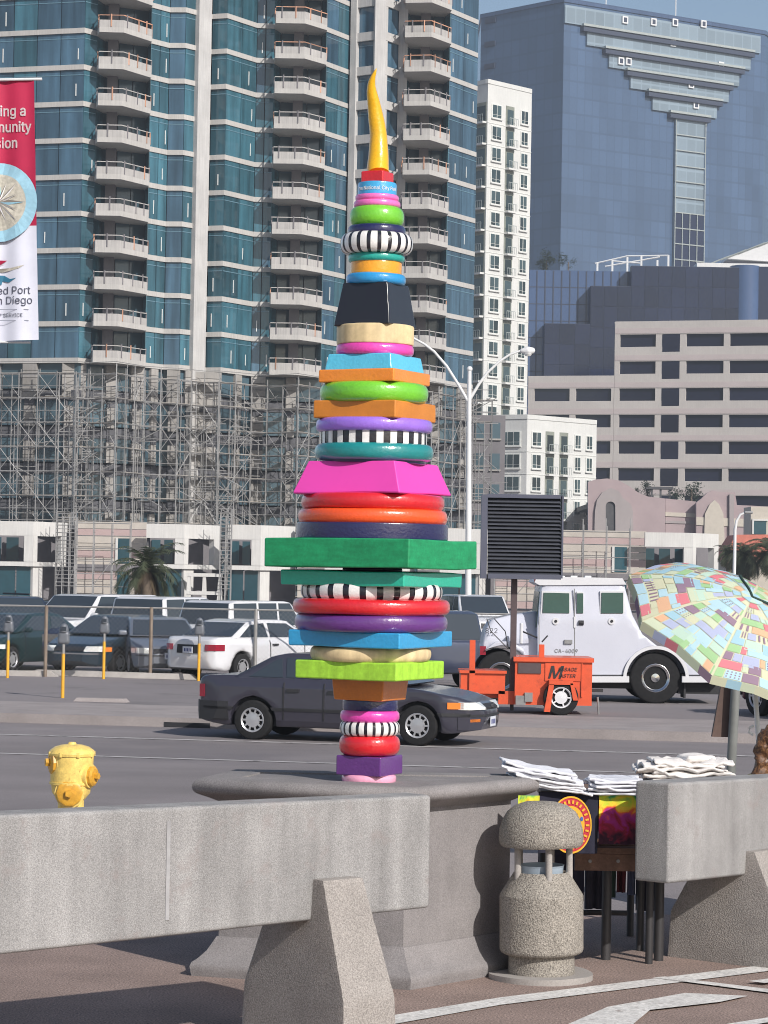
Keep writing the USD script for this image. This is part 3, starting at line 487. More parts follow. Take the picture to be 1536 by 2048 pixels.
# ---- parked cars
WS = {}
def park(px, py, z=.0): g = G(px, py, z); return np.array([g[0], g[1]])
def sedan(label, col, p, rz, L=4.6, W=1.72, taill=False, group=None, H=1.40, plate=None, amber=False, r=.31, name='parked_car'):
    k = L / 4.6
    return car(name, label, 'car', col, (*p, .0), rz, L, W,
        [(-2.24 * k, .28), (-2.30 * k, .5), (-2.26 * k, .92), (-2.1 * k, 1.0), (-1.5 * k, 1.01), (.7 * k, .98), (1.5 * k, .9), (2.1 * k, .74), (2.28 * k, .58), (2.28 * k, .34), (2.1 * k, .22), (-2.0 * k, .22)],
        [(-1.75 * k, .96), (-1.0 * k, H - .05), (-.7 * k, H), (.15 * k, H), (.42 * k, H - .04), (1.25 * k, .95)], (-1.35 * k, 1.38 * k), r=r, belt=.92, edge=.1,
        windsh=(.40 * k, 1.4 * k, .98, H - .06), rearw=(-1.85 * k, -.98 * k, 1.02, H - .07), win=[[(-1.42 * k, 1.0), (-.98 * k, H - .12), (-.5 * k, H - .075), (-.42 * k, 1.0)], [(-.34 * k, 1.0), (-.36 * k, H - .075), (.32 * k, H - .085), (.95 * k, .99)]],
        lamps=[('headlight', (1.98 * k, 3, -.80, -.44, .57, .70), 'lamp_clear'), ('headlight', (1.98 * k, 3, .44, .80, .57, .70), 'lamp_clear'), ('indicator', (1.75 * k, 2.2 * k, -.95, -.785, .57, .68), 'lamp_amber' if amber else 'lamp_clear'), ('indicator', (1.75 * k, 2.2 * k, .785, .95, .57, .68), 'lamp_amber' if amber else 'lamp_clear'),
               ('grille', (2.0 * k, 3, -.40, .40, .58, .68), 'trim_black'), ('bumper', (1.9 * k, 3, -2, 2, .28, .50), col), ('bumper_strip', (2.0 * k, 3, -2, 2, .505, .535), 'chrome' if amber else 'trim_black'), ('tail_light', (-3, -1.98 * k, -.95, -.50, .69, .83), 'lamp_red'), ('tail_light', (-3, -1.98 * k, .50, .95, .69, .83), 'lamp_red'), ('plate_recess', (-3, -2.0 * k, -.36, .36, .62, .82), 'trim_black')],
        seams=(-.40 * k, .85 * k), handles=((-.22 * k, .82),), mirrors=(.85 * k, 1.02), wst='five', group=group)
FACE = -PI / 2           # facing the viewer
cw = sedan('white coupe parked with its red tail lights towards the road', 'car_white', park(470, 1362) + np.array([.32, 1.9]), math.radians(52), 4.6, 1.74)
numplate(cw, -2.315, .70, -1)
cs = sedan('silver grey car parked nose out beside the white coupe', 'car_silver', park(318, 1357) + np.array([-.30, 2.4]), FACE + math.radians(14), 4.5, 1.72, H=1.39)
numplate(cs, 2.32, .52, 1)
cb = sedan('dark teal sedan with amber side lamps parked behind the parking meters', 'car_teal_blue', park(180, 1352) + np.array([.55, 2.2]), FACE - math.radians(28), 4.7, 1.76, amber=True, H=1.42)
cg = sedan('dark green car with bright headlights parked at the far left', 'car_dark_green', park(18, 1347) + np.array([-.25, 2.4]), FACE - math.radians(24), 4.7, 1.8, H=1.42)
def suv(label, col, p, rz, L=4.9, W=1.9, H=1.78, group=None, name='parked_suv', cat_='suv', hood=1.08, nose=1.05, tail=True, rack=False):
    x0, x1 = -L / 2, L / 2
    t = car(name, label, cat_, col, (*p, .0), rz, L, W,
        [(x0 + .06, .34), (x0, .5), (x0 + .03, 1.0), (x0 + .08, hood + .04), (x1 - 1.55, hood + .02), (x1 - .4, hood - .06), (x1 - .06, hood - .2), (x1, .6), (x1 - .05, .36), (x1 - .3, .28), (x0 + .3, .30)],
        [(x0 + .10, hood - .02), (x0 + .24, H - .08), (x0 + .45, H), (x1 - 2.2, H), (x1 - 1.98, H - .04), (x1 - 1.22, hood - .02)], (x0 + .95, x1 - .92), r=.37, belt=hood - .04, edge=.11,
        windsh=(x1 - 2.1, x1 - .9, hood + .03, H - .045), rearw=(x0 - .1, x0 + .42, hood + .06, H - .06), win=[[(x0 + .30, hood + .04), (x0 + .36, H - .07), (x0 + 1.35, H - .055), (x0 + 1.35, hood + .04)], [(x0 + 1.45, hood + .04), (x0 + 1.45, H - .055), (x0 + 2.25, H - .055), (x0 + 2.25, hood + .04)], [(x0 + 2.35, hood + .04), (x0 + 2.35, H - .055), (x1 - 2.04, H - .055), (x1 - 1.55, hood + .04)]],
        lamps=[('headlight', (x1 - .25, 9, -.88, -.5, .74, .9), 'lamp_clear'), ('headlight', (x1 - .25, 9, .5, .88, .74, .9), 'lamp_clear'), ('grille', (x1 - .2, 9, -.45, .45, .72, .9), 'trim_black'), ('bumper', (x1 - .3, 9, -2, 2, .36, .6), 'trim_black'), ('tail_light', (-9, x0 + .22, -2, -.78, .8, 1.12), 'lamp_red'), ('tail_light', (-9, x0 + .22, .78, 2, .8, 1.12), 'lamp_red')],
        seams=(x0 + 1.4, x0 + 2.3), handles=((x0 + 1.62, hood - .14), (x0 + 2.5, hood - .14)), mirrors=(x1 - 1.45, hood + .1), wst='five', ttop=.84, group=group)
    if rack:
        for y in (-.6, .6): t.add('roof_rail', tube((x0 + .6, y, H + .05), (x1 - 2.4, y, H + .05), .025, n=6), 'trim_black', 40)
    return t
suv('dark blue minivan parked behind the sculpture beside the orange trailer', 'car_grey_blue', park(880, 1375) + np.array([-.85, 1.7]), math.radians(118), 4.7, 1.88, 1.72, name='minivan', cat_='minivan', hood=1.02)
D2 = 75
def back(px, d): x = P(px, 1250, d)[0]; return np.array([x, d])
pk = suv('white pickup truck with dark windscreen in the second row', 'car_white', back(178, 74.5), FACE - math.radians(30), 5.2, 1.95, 1.80, name='pickup_truck', cat_='pickup truck', hood=1.13)
suv('white suv seen from behind, left of the white minivan in the second row', 'car_white', back(352, 74), PI / 2 - math.radians(24), 4.8, 1.9, 1.78, hood=1.06)
suv('white minivan with black side windows behind the white coupe', 'car_white', back(512, 71), PI / 2 - math.radians(34), 4.9, 1.92, 1.74, name='minivan', cat_='minivan', hood=1.05)
suv('black suv at the left edge behind the dark green car', 'car_navy', back(14, 66), FACE + math.radians(30), 4.8, 1.9, 1.80, hood=1.1, rack=True)
sedan('dark car in the second row between white pickup and black suv', 'car_black', back(118, 82), FACE, 4.7, 1.8, H=1.5)
sedan('dark sedan in the second row behind the silver car', 'car_navy', back(268, 80), PI / 2, 4.7, 1.8, H=1.45)
suv('white van farthest back to the right of the minivan', 'car_white', back(955, 92), FACE + .2, 4.9, 1.95, 1.85, name='van', cat_='van', hood=1.15)
suv('maroon suv parked at the right edge behind the umbrella pole', 'car_maroon', G(1590, 1470, -.145)[:2] + np.array([1.25, 2.5]), math.radians(115), 4.7, 1.9, 1.8, hood=1.1)
# ================================================================ armoured truck
TD = 52.5; TS = FPX / TD
tz0 = 0.0
def tp(px, py): p = P(px, py, TD); return (p[0], p[2])
t0 = tp(1210, 1412); tr = Thing('armoured_truck', 'white armoured cash truck with small thick windows behind the orange trailer', 'truck', (t0[0], TD + 1.15, tz0))
def tq(px, py):
    """photo pixel -> truck side outline, x right, z up from its wheels"""
    a = px - 1210; b = py - 1409; return (a * math.cos(ROLL) + b * math.sin(ROLL)) / TS, -(-a * math.sin(ROLL) + b * math.cos(ROLL)) / TS + .03
def tside(pts, w): return ext([tq(*p) for p in pts], w, 'side')
rw, fw = tq(1312, 1364), tq(1003, 1358)
hood = tside([(970, 1330), (966, 1300), (972, 1268), (984, 1247), (1030, 1236), (1076, 1229), (1080, 1240), (1085, 1372), (1000, 1372), (972, 1350)], 1.75)
hc = ext([(-.90, 0), (-.93, .9), (-.88, 1.25), (-.70, 1.62), (-.55, 1.9), (.55, 1.9), (.70, 1.62), (.88, 1.25), (.93, .9), (.90, 0)], 12, 'front')
arch = lambda c, r, y0, y1: m3.Manifold.cylinder(y1 - y0, r, r, 40).transform([[1, 0, 0, c[0]], [0, 0, -1, y1], [0, 1, 0, c[1]]])
hood = (hood ^ hc) - arch(fw, .60, -2, 2)
mat('truck_white', (.54, .55, .62), .35, var=.04, vs=1.0, coat=.6, dirt=((.45, .44, .45), 1.6, .62, .8)); mat('truck_trim', (.62, .62, .64), .35, var=.04)
tr.add('bonnet', soften(hood, .09, 5), 'truck_white', 35)
tr.add('front_fender', soften((tside([(966, 1335), (972, 1305), (992, 1290), (1022, 1289), (1046, 1303), (1062, 1335), (1066, 1372), (966, 1372)], 2.06)) - arch(fw, .60, -2, 2) - mbox(-9, 9, -.80, .80, -1, 9), .07, 4), 'truck_white', 35)
cabm = tside([(1077, 1372), (1075, 1262), (1083, 1178), (1100, 1172), (1250, 1174), (1266, 1236), (1286, 1275), (1320, 1302), (1436, 1337), (1441, 1372)], 2.2) - arch(rw, .615, -2, -.62) - arch(rw, .615, .62, 2)
cs_ = ext([(-1.1, 0), (-1.1, 1.65), (-1.0, 2.6), (1.0, 2.6), (1.1, 1.65), (1.1, 0)], 12, 'front')
tr.add('body', soften(cabm ^ cs_, .10, 3), 'truck_white', 30)
tr.add('roof', cat(tside([(1070, 1171), (1074, 1163), (1100, 1160), (1246, 1163), (1254, 1176), (1080, 1177)], 2.12)), 'truck_trim', 25)
yN = -1.1
def flat(name, px, y, th, m, lab=None, under=None): return tr.add(name, vf(tside(px, th).translate((0, y, 0))), m, label=lab, under=under)
for nm, q in (('door_window', [(1088, 1192), (1139, 1193), (1139, 1233), (1086, 1232)]), ('side_window', [(1155, 1193), (1167, 1193), (1167, 1233), (1154, 1233)]), ('side_window', [(1204, 1192), (1247, 1192), (1247, 1233), (1203, 1233)])):
    c = np.mean(q, 0); f1 = flat('window_frame', [tuple(c + (np.array(p) - c) * np.array([1.14, 1.16]) ) for p in q], -1.055, .06, 'truck_trim'); flat(nm, q, -1.075, .06, 'green_glass', under=f1)
for c in ((1112, 1249), (1224, 1249)):
    x, z = tq(*c); g_ = tr.add('gun_port', tube((x, -1.06, z), (x, -1.12, z), .075, .07, 20), 'truck_trim', 40); tr.add('port_cover', tube((x, -1.1, z), (x, -1.13, z), .03, n=12), 'trim_black', 40, under=g_)
x, z = tq(1163, 1252); tr.add('door_handle', tube((x - .05, -1.11, z), (x + .05, -1.11, z), .05, n=10), 'trim_black', 40)
x, z = tq(1137, 1290); tr.add('lock_plate', box(x - .08, x + .08, -1.14, -1.09, z - .04, z + .04), 'grey_metal')
flat('door_gap', [(1149, 1184), (1150.6, 1184), (1150.6, 1360), (1149, 1360)], -1.09, .03, 'grey_metal'); flat('door_gap', [(1078, 1240), (1079.5, 1240), (1079.5, 1360), (1078, 1360)], -1.09, .03, 'grey_metal')
flat('door_hinge', [(1148, 1240), (1152, 1240), (1152, 1262), (1148, 1262)], -1.10, .04, 'truck_trim')
flat('side_step', [(1085, 1359), (1258, 1359), (1258, 1371), (1085, 1371)], -1.06, .22, 'truck_trim'); flat('rear_step', [(1364, 1359), (1442, 1359), (1442, 1371), (1364, 1371)], -1.06, .22, 'truck_trim')
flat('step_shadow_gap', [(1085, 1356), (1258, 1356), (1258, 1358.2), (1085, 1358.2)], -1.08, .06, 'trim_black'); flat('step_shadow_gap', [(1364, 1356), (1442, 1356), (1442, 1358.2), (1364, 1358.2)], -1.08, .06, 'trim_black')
am = revolve([(.60, 0), (.665, 0), (.665, .06), (.60, .06)], 24, .03, PI - .03)
v, f = am; tr.add('wheel_arch_lip', (np.stack([v[:, 0] + rw[0], -1.10 - v[:, 2], v[:, 1] + rw[1]], -1), f[:, ::-1]), 'truck_trim', 40)
tr.add('chassis', cat(box(-1.1, 2.2, -.8, .8, .28, .62), box(1.5, 2.35, -.9, .9, .2, .5), box(-2.3, -.6, -.7, .7, .3, .8)), 'trim_black')
for c, r in ((rw, .515), (fw, .50)):
    for sd in (-1, 1): wheel(tr, c[0], sd * .90, r, .32, .56, 'deep', sd, 'chrome')
tr.add('mud_flap', box(rw[0] + .58, rw[0] + .62, -1.0, -.4, .12, .62), 'trim_black')
wx = [tq(1076, 1262), tq(1083, 1190)]
tr.add('windscreen', hexa([(wx[0][0] - .03, -.9, wx[0][1]), (wx[0][0] + .02, -.9, wx[0][1]), (wx[0][0] + .02, .9, wx[0][1]), (wx[0][0] - .03, .9, wx[0][1]), (wx[1][0] - .03, -.85, wx[1][1]), (wx[1][0] + .02, -.85, wx[1][1]), (wx[1][0] + .02, .85, wx[1][1]), (wx[1][0] - .03, .85, wx[1][1])]), 'green_glass')
x, z = tq(963, 1308); tr.add('marker_lamp', box(x - .02, x + .10, -.95, -.82, z - .09, z + .09), 'lamp_red'); tr.add('front_bumper', box(x - .12, x + .1, -.95, .95, .42, .62), 'trim_black')
for px in (1098, 1125, 1150, 1178): x, z = tq(px, 1161); tr.add('roof_lamp', rbox(.14, .1, .06, .02).translate((x, -.9, z)), 'truck_trim' if px != 1150 else 'lamp_clear', 40)
x, z = tq(1072, 1166); tr.add('visor_lamp', box(x - .02, x + .12, -1.02, -.88, z - .05, z + .03), 'lamp_red')
a_, b_ = tq(1082, 1285), tq(1042, 1268); tr.add('mirror_arm', tube((a_[0], -1.0, a_[1]), (b_[0], -1.25, b_[1]), .018, n=6), 'trim_black'); tr.add('wing_mirror', rbox(.06, .2, .42, .02).translate((b_[0], -1.28, b_[1] - .05)), 'truck_trim', 40)
def lett(t, s, x, y, z, h, m, bold=False, italic=0): 
    v, f = text(s, h, .006, bold); v[:, 0] += italic * v[:, 1]; t.add('lettering', face((v, f), (x, y, z)), m)
x, z = tq(984, 1273); lett(tr, '822', x, -.93, z, .10, 'trim_black'); x, z = tq(1133, 1312); lett(tr, 'CA-4009', x, -1.107, z, .075, 'grey_metal')
# ================================================================ message board trailer
QD = 47.5; QS = FPX / QD
qo = P(1105, 1436, QD); tl = Thing('message_trailer', 'orange wheeled trailer carrying a dark louvred message board on a brown mast', 'trailer', (qo[0], QD, 0.0))
mat('trailer_orange', (.62, .085, .028), .45, var=.10, vs=4, coat=.2, dirt=((.40, .06, .025), 5, .58, .75)); mat('mast_brown', (.075, .052, .055), .6, var=.15, vs=8); mat('board_black', (.058, .062, .078), .5, var=.1, vs=6); mat('board_frame', (.085, .09, .125), .45, var=.1)
def q_(px, py): p = P(px, py, QD); return p[0] - qo[0], p[2]
def qbox(x0, y0, x1, y1, d0, d1): a, b = q_(x0, y1), q_(x1, y0); return box(min(a[0], b[0]), max(a[0], b[0]), d0, d1, a[1], b[1])
tl.add('mast', qbox(1021, 1152, 1037, 1405, .35, .51), 'mast_brown')
fr = tl.add('board_frame', cat(qbox(961, 989, 976, 1157, .0, .34), qbox(1122, 991, 1128, 1157, .0, .34), qbox(976, 990, 1122, 995, .0, .34), qbox(976, 1150, 1122, 1157, .0, .34), qbox(976, 995, 1122, 1150, .16, .30)), 'board_frame')
for k in range(20):
    y = 997 + k * 7.62; a, b = q_(976, y + 7.0), q_(1122, y); z1, z0 = b[1], a[1]
    tl.add('louvre', hexa([(a[0], .02, z0), (b[0], .02, z0), (b[0], .16, z0 + .02), (a[0], .16, z0 + .02), (a[0], .02, z0 + .014), (b[0], .02, z0 + .014), (b[0], .16, z1), (a[0], .16, z1)]), 'board_black', under=fr)
tl.add('body', qbox(1030, 1322, 1186, 1410, .15, 1.4), 'trailer_orange'); tl.add('lid', qbox(1028, 1317, 1189, 1323, .10, 1.45), 'trailer_orange')
pn = tl.add('side_panel', qbox(1091, 1323.5, 1163, 1362, .13, .16), 'trailer_orange'); tl.add('vent_panel', qbox(1037, 1327, 1083, 1347, .125, .16), 'mast_brown')
tl.add('corner_post', qbox(1163, 1323, 1167, 1395, .12, .16), 'trailer_orange')
tl.add('battery_box', qbox(922, 1346, 1012, 1388, .3, 1.3), 'trailer_orange'); tl.add('box_lid', qbox(920, 1343, 1015, 1347, .25, 1.35), 'trailer_orange'); tl.add('drawbar', cat(qbox(915, 1386, 1100, 1397, .5, .62), qbox(998, 1384, 1034, 1410, .3, .55)), 'trailer_orange')
tl.add('front_post', qbox(939, 1281, 952, 1386, .25, .40), 'trailer_orange'); tl.add('rear_post', qbox(1080, 1290, 1091, 1322, .3, .42), 'trailer_orange'); tl.add('crank', tube((*[q_(1086, 1292)[0]], .36, q_(1086, 1285)[1]), (q_(1098, 1272)[0], .36, q_(1098, 1272)[1]), .015, n=6), 'trim_black')
tl.add('winch', cat(qbox(1032, 1392, 1052, 1410, .12, .3), qbox(1050, 1386, 1066, 1404, .1, .25)), 'grey_metal')
tl.add('fender', cat(hexa([(q_(1088, 1410)[0], -.05, q_(1110, 1424)[1]), (q_(1100, 1410)[0], -.05, q_(1110, 1424)[1]), (q_(1100, 1410)[0], .22, q_(1110, 1424)[1]), (q_(1088, 1410)[0], .22, q_(1110, 1424)[1]), (q_(1098, 1366)[0], -.05, q_(1110, 1368)[1]), (q_(1108, 1366)[0], -.05, q_(1110, 1368)[1]), (q_(1108, 1366)[0], .22, q_(1110, 1368)[1]), (q_(1098, 1366)[0], .22, q_(1110, 1368)[1])]), qbox(1098, 1361, 1146, 1369, -.05, .22),
    hexa([(q_(1146, 1400)[0], -.05, q_(1110, 1400)[1]), (q_(1156, 1400)[0], -.05, q_(1110, 1400)[1]), (q_(1156, 1400)[0], .22, q_(1110, 1400)[1]), (q_(1146, 1400)[0], .22, q_(1110, 1400)[1]), (q_(1140, 1366)[0], -.05, q_(1110, 1366)[1]), (q_(1147, 1366)[0], -.05, q_(1110, 1366)[1]), (q_(1147, 1366)[0], .22, q_(1110, 1366)[1]), (q_(1140, 1366)[0], .22, q_(1110, 1366)[1])])), 'trailer_orange')
qw = q_(1122, 1405); wheel(tl, qw[0], .08, .32, .20, .60, 'five', -1, 'truck_trim'); wheel(tl, qw[0], 1.45, .32, .20, .60, 'five', 1, 'truck_trim')
tl.add('jack_leg', tube((q_(1026, 1400)[0], .4, q_(1110, 1400)[1]), (q_(1026, 1400)[0], .4, .05), .035, n=8), 'trim_black'); tl.add('jack_foot', qbox(1012, 1430, 1048, 1437, .2, .6), 'trailer_orange')
tl.add('rear_stand', tube((q_(1200, 1395)[0], .5, q_(1110, 1395)[1]), (q_(1202, 1437)[0], .5, .0), .02, n=6), 'grey_metal'); tl.add('tail_bar', qbox(1186, 1380, 1210, 1386, .4, .5), 'trim_black')
for k, (x0, y0, x1, y1) in enumerate([(995, 1155, 998, 1230), (1010, 1155, 1013, 1225)]):
    a, b = q_(965 + 40 * k, 1250), q_(1020, 1330); tl.add('cable', sweep([(q_(x0 - 20, 1235)[0], .3, q_(1110, 1240)[1]), (q_(x0 - 12 + 14 * k, 1265)[0], .3, q_(1110, 1265)[1]), (q_(1018, 1300)[0], .3, q_(1110, 1300)[1])], .010, 5), 'trim_black', 40)
x, z = q_(1110, 1357); lett(tl, 'M', x, .125, z, .22, 'trim_black', True, .25)
x, z = q_(1136, 1343); lett(tl, 'ESSAGE', x, .125, z, .065, 'trim_black', False, .2); x, z = q_(1136, 1356); lett(tl, 'ASTER', x, .125, z, .065, 'trim_black', False, .2)
# ================================================================ parking meters, wheel stops, fence, lamps
mat('meter_yellow', (.70, .36, .03), .5, var=.12, vs=9); mat('meter_grey', (.16, .17, .19), .45, metal=.3, var=.15, vs=12); mat('galvanised', (.30, .29, .28), .5, metal=.4, var=.15, vs=6); mat('rust_post', (.20, .155, .12), .7, var=.2, vs=6); mat('wheelstop_concrete', (.40, .37, .345), .85, var=.15, vs=3)
pm = None
for px, yb, yt, lab in ((125, 1396, 1255, 'yellow-poled parking meter nearest the road, standing on the pavement'), (15, 1356, 1243, 'parking meter at the far left beside the dark green car'), (207, 1358, 1249, 'parking meter in front of the amber side lamp of the teal sedan'), (397, 1362, 1253, 'parking meter in front of the white coupe')):
    g = G(px, yb, .0); loc = (g[0], g[1], .0); H = (yb - yt) / (FPX / g[1])
    if pm is None:
        pm = Thing('parking_meter', lab, 'parking meter', loc, group='parking meters along the car park')
        pm.add('pole', tube((0, 0, 0), (0, 0, .86), .034, n=12), 'meter_yellow', 40); pm.add('pole_sleeve', tube((0, 0, .85), (0, 0, 1.06), .030, n=12), 'galvanised', 40)
        hd = pm.add('housing', soften(m3.Manifold.batch_hull([m3.Manifold.sphere(.06, 16).translate(p) for p in ((-.06, 0, 1.10), (.06, 0, 1.10), (-.05, 0, 1.25), (.05, 0, 1.25))]), .04, 2), 'meter_grey', 50)
        pm.add('dome', revolve([(0, 1.28), (.09, 1.28), (.092, 1.33), (.075, 1.40), (.04, 1.44), (0, 1.45)], 18), 'meter_grey', 50); pm.add('dial', box(-.055, .055, -.098, -.07, 1.31, 1.39), 'car_glass', under=hd)
    else: copy(pm, loc, 0, lab)
ws = None
for px, py, rz in ((40, 1352, 0), (135, 1352, 0), (232, 1355, 0), (322, 1358, 0)):
    g = G(px, py, 0); lab = {40: 'concrete wheel stop at the far left below the green car', 135: 'concrete wheel stop below the teal sedan, left of the yellow meter', 232: 'short concrete wheel stop between teal sedan and silver car', 322: 'concrete wheel stop in front of the silver grey car'}[px]
    if ws is None: ws = Thing('wheel_stop', lab, 'wheel stop', (g[0], g[1], 0), ROADROT * .3, 'concrete wheel stops'); ws.add('block', hexa([(-.9, -.09, 0), (.9, -.09, 0), (.9, .09, 0), (-.9, .09, 0), (-.74, -.055, .13), (.74, -.055, .13), (.74, .055, .13), (-.74, .055, .13)]), 'wheelstop_concrete')
    else: copy(ws, (g[0], g[1], .004 if py < 1390 else .01), ROADROT, lab)
gk = G(203, 1404, 0); solo('concrete_block', rot(hexa([(-.52, -.14, 0), (.52, -.14, 0), (.52, .14, 0), (-.52, .14, 0), (-.46, -.10, .07), (.46, -.10, .07), (.46, .10, .07), (-.46, .10, .07)]), ROADROT, (gk[0], gk[1], .004)), 'kerb_concrete', 'low pale concrete block lying on the far pavement by the yellow meter', 'block')
dr = solo('storm_drain', slab(KF0 - .012, KF0 + .05, -.142, -.06, G(362, 1447)[0] - .45, G(362, 1447)[0] + .35), 'trim_black', 'dark storm drain slot in the far kerb behind the sedan', 'drain')
FD = 60.5
fn = Thing('chain_link_fence', 'low chain link fence on slim posts between car park rows', 'fence', (0, FD, 0))
def fpx(px, py): return P(px, py, FD)
zf = fpx(300, 1216)[2]
xs = [fpx(x, 1216)[0] for x in (-110, 93, 303, 512, 720, 935, 1150)]
for i, x in enumerate(xs): fn.addw('post', tube((x, FD, 0), (x, FD, zf + .02), .042, n=8), 'rust_post' if i < 3 else 'galvanised', 40)
fn.addw('top_rail', tube((xs[0], FD, zf), (xs[-1], FD, zf), .024, n=6), 'galvanised', 40)
W_ = []; x = xs[0] - zf
while x < xs[-1]:
    for s in (1, -1):
        a, b = ((x, 0), (x + zf, zf)) if s == 1 else ((x + zf, 0), (x, zf))
        W_.append(tube((a[0], FD - .01 * s, a[1]), (b[0], FD - .01 * s, b[1]), .0017, n=3, caps=False))
    x += .11
fn.addw('wire_mesh', cat(W_), 'galvanised', kind='stuff')
# street lamp
LD = 98.0
def lp_(px, py): return P(px, py, LD)
lb = lp_(936, 1282); la = Thing('street_lamp', 'tall white street lamp with two curved arms behind the sculpture', 'street lamp', (lb[0], LD, 0))
mat('lamp_white', (.66, .66, .66), .45, var=.06)
la.addw('pole', sweep([(lb[0], LD, 0), (lp_(938, 805)[0], LD, lp_(938, 805)[2]), (lp_(939, 742)[0], LD, lp_(939, 742)[2])], [.13, .09, .075], 14), 'lamp_white', 40); t_ = lp_(939.3, 738); la.addw('finial', vf(m3.Manifold.sphere(.11, 16).translate(tuple(t_))), 'lamp_white', 50)
for pts, tip in (([(938, 806), (917, 770), (893, 732), (868, 703), (848, 688), (828, 677), (812, 671)], (800, 667)), ([(939, 800), (958, 768), (975, 745), (1000, 722), (1020, 709), (1042, 701)], (1056, 702))):
    la.addw('arm', sweep([lp_(*p) for p in pts], np.linspace(.062, .04, len(pts)), 10), 'lamp_white', 40)
    c = lp_(*tip); m = soften(m3.Manifold.batch_hull([m3.Manifold.sphere(r, 16).translate((dx, 0, dz)) for dx, dz, r in ((-.22, 0, .09), (.0, 0, .17), (.15, .02, .12))]), .08, 2); hd = la.addw('lamp_head', (m[0] + c, m[1]), 'lamp_white', 50); la.addw('lens', (vf(revolve([(0, -.20), (.10, -.19), (.15, -.12), (0, -.1)], 16))[0] + c, revolve([(0, -.20), (.10, -.19), (.15, -.12), (0, -.1)], 16)[1]), 'lamp_clear', 40, under=hd)
L2D = 150.0
def l2(px, py): return P(px, py, L2D)
b2 = l2(1469, 1100); lb2 = Thing('street_lamp', 'slim pale street lamp with one curved arm by the palms at right', 'street lamp', (b2[0], L2D, 0))
lb2.addw('pole', sweep([(b2[0], L2D, 0), l2(1470, 1060), l2(1473, 1042), l2(1481, 1029), l2(1494, 1024)], [.11, .09, .08, .07, .06], 10), 'lamp_white', 40); c = l2(1497, 1025); lb2.addw('lamp_head', rbox(.5, .25, .16, .06).translate(tuple(c)), 'grey_metal', 40)
# ================================================================ T-shirt stall: table, shirts, bench, umbrella, posts, vendor
mat('table_top', (.20, .12, .08), .6, var=.2, vs=6, streak=.2); mat('shirt_white', (.70, .70, .74), .85, var=.06, vs=14, bump=.3, bs=26, dn=.02); mat('shirt_cream', (.70, .66, .63), .85, var=.08, vs=14, bump=.4, bs=22, dn=.02); mat('shirt_print', (.20, .25, .36), .85, var=.4, vs=60)
mat('shirt_navy', (.012, .012, .028), .85, var=.2, vs=8); mat('bench_wood', (.19, .105, .07), .7, var=.22, vs=9, streak=.3, fine=.15, fs=60); mat('print_red', (.50, .03, .05), .75); mat('print_gold', (.80, .42, .03), .75); mat('print_blue', (.06, .12, .42), .75); mat('print_lime', (.45, .60, .06), .75)
def dyemat():
    n = {'g': ('geometry', {}), 'n': ('noise_texture', {'scale': 9.0, 'detail': 3.0, 'distortion': 1.2}), 's': ('separate_xyz', {}), 'm': ('map_range', {'from_min': .80, 'from_max': 1.16, 'to_min': 0.0, 'to_max': 1.0}),
         'a': ('math', {'math_type': 'multiply_add', 'value2': .9}), 'b': ('math', {'math_type': 'subtract', 'value2': .56}), 'r': ('rgb_ramp', {'ramp': [(0, (.04, .005, .02)), (.2, (.30, .01, .04)), (.34, (.35, .02, .22)), (.46, (.75, .10, .02)), (.58, (.85, .55, .04)), (.72, (.55, .65, .04)), (.84, (.05, .36, .12)), (1, (.02, .25, .24))]}), 'p': ('principled_bsdf', {'roughness': .85})}
    return usdkit.material(stage, '/World/Looks/tie_dye', n, [('g.position', 'n.vector'), ('g.position', 's.vector'), ('s.z', 'm.value'), ('n.fac', 'a.value1'), ('m.result', 'a.value3'), ('a.value', 'b.value1'), ('b.value', 'r.fac'), ('r.color', 'p.base_color')], surface='p.BSDF')
MAT['tie_dye'] = dyemat()
TY = 16.80                                   # front edge of the table
TY2 = 17.55                                   # a second table behind the barrier
def tbl(px, py, Y=None): return P(px, py, Y or TY)
zt = tbl(1180, 1588)[2]; x0, x1 = tbl(1085, 1588)[0], tbl(1300, 1588)[0]
tb = Thing('stall_table', 'vendor table under the piles of folded white shirts', 'table', ((x0 + x1) / 2, TY + .45, 0))
tb.addw('top', box(x0, x1, TY, TY + .85, zt - .035, zt), 'table_top')
for x in (x0 + .06, x1 + .03):
    for y in (TY + .20, TY + .79): tb.addw('leg', tube((x, y, 0), (x, y, zt - .035), .025, n=10), 'dark_metal', 40)
tb.addw('brace', tube((x0 + .06, TY + .79, .25), (x1 - .06, TY + .79, .25), .018, n=8), 'dark_metal', 40)
zt2 = tbl(1380, 1575, TY2)[2]; xa2, xb2 = tbl(1268, 1575, TY2)[0], tbl(1475, 1575, TY2)[0]
tb2 = Thing('stall_table', 'second vendor table behind the right barrier under the cream shirts', 'table', ((xa2 + xb2) / 2, TY2 + .4, 0)); tb2.addw('top', box(xa2, xb2, TY2, TY2 + .8, zt2 - .035, zt2), 'table_top')
for x in (xa2 + .06, xb2 - .06):
    for y in (TY2 + .06, TY2 + .74): tb2.addw('leg', tube((x, y, 0), (x, y, zt2 - .035), .025, n=10), 'dark_metal', 40)
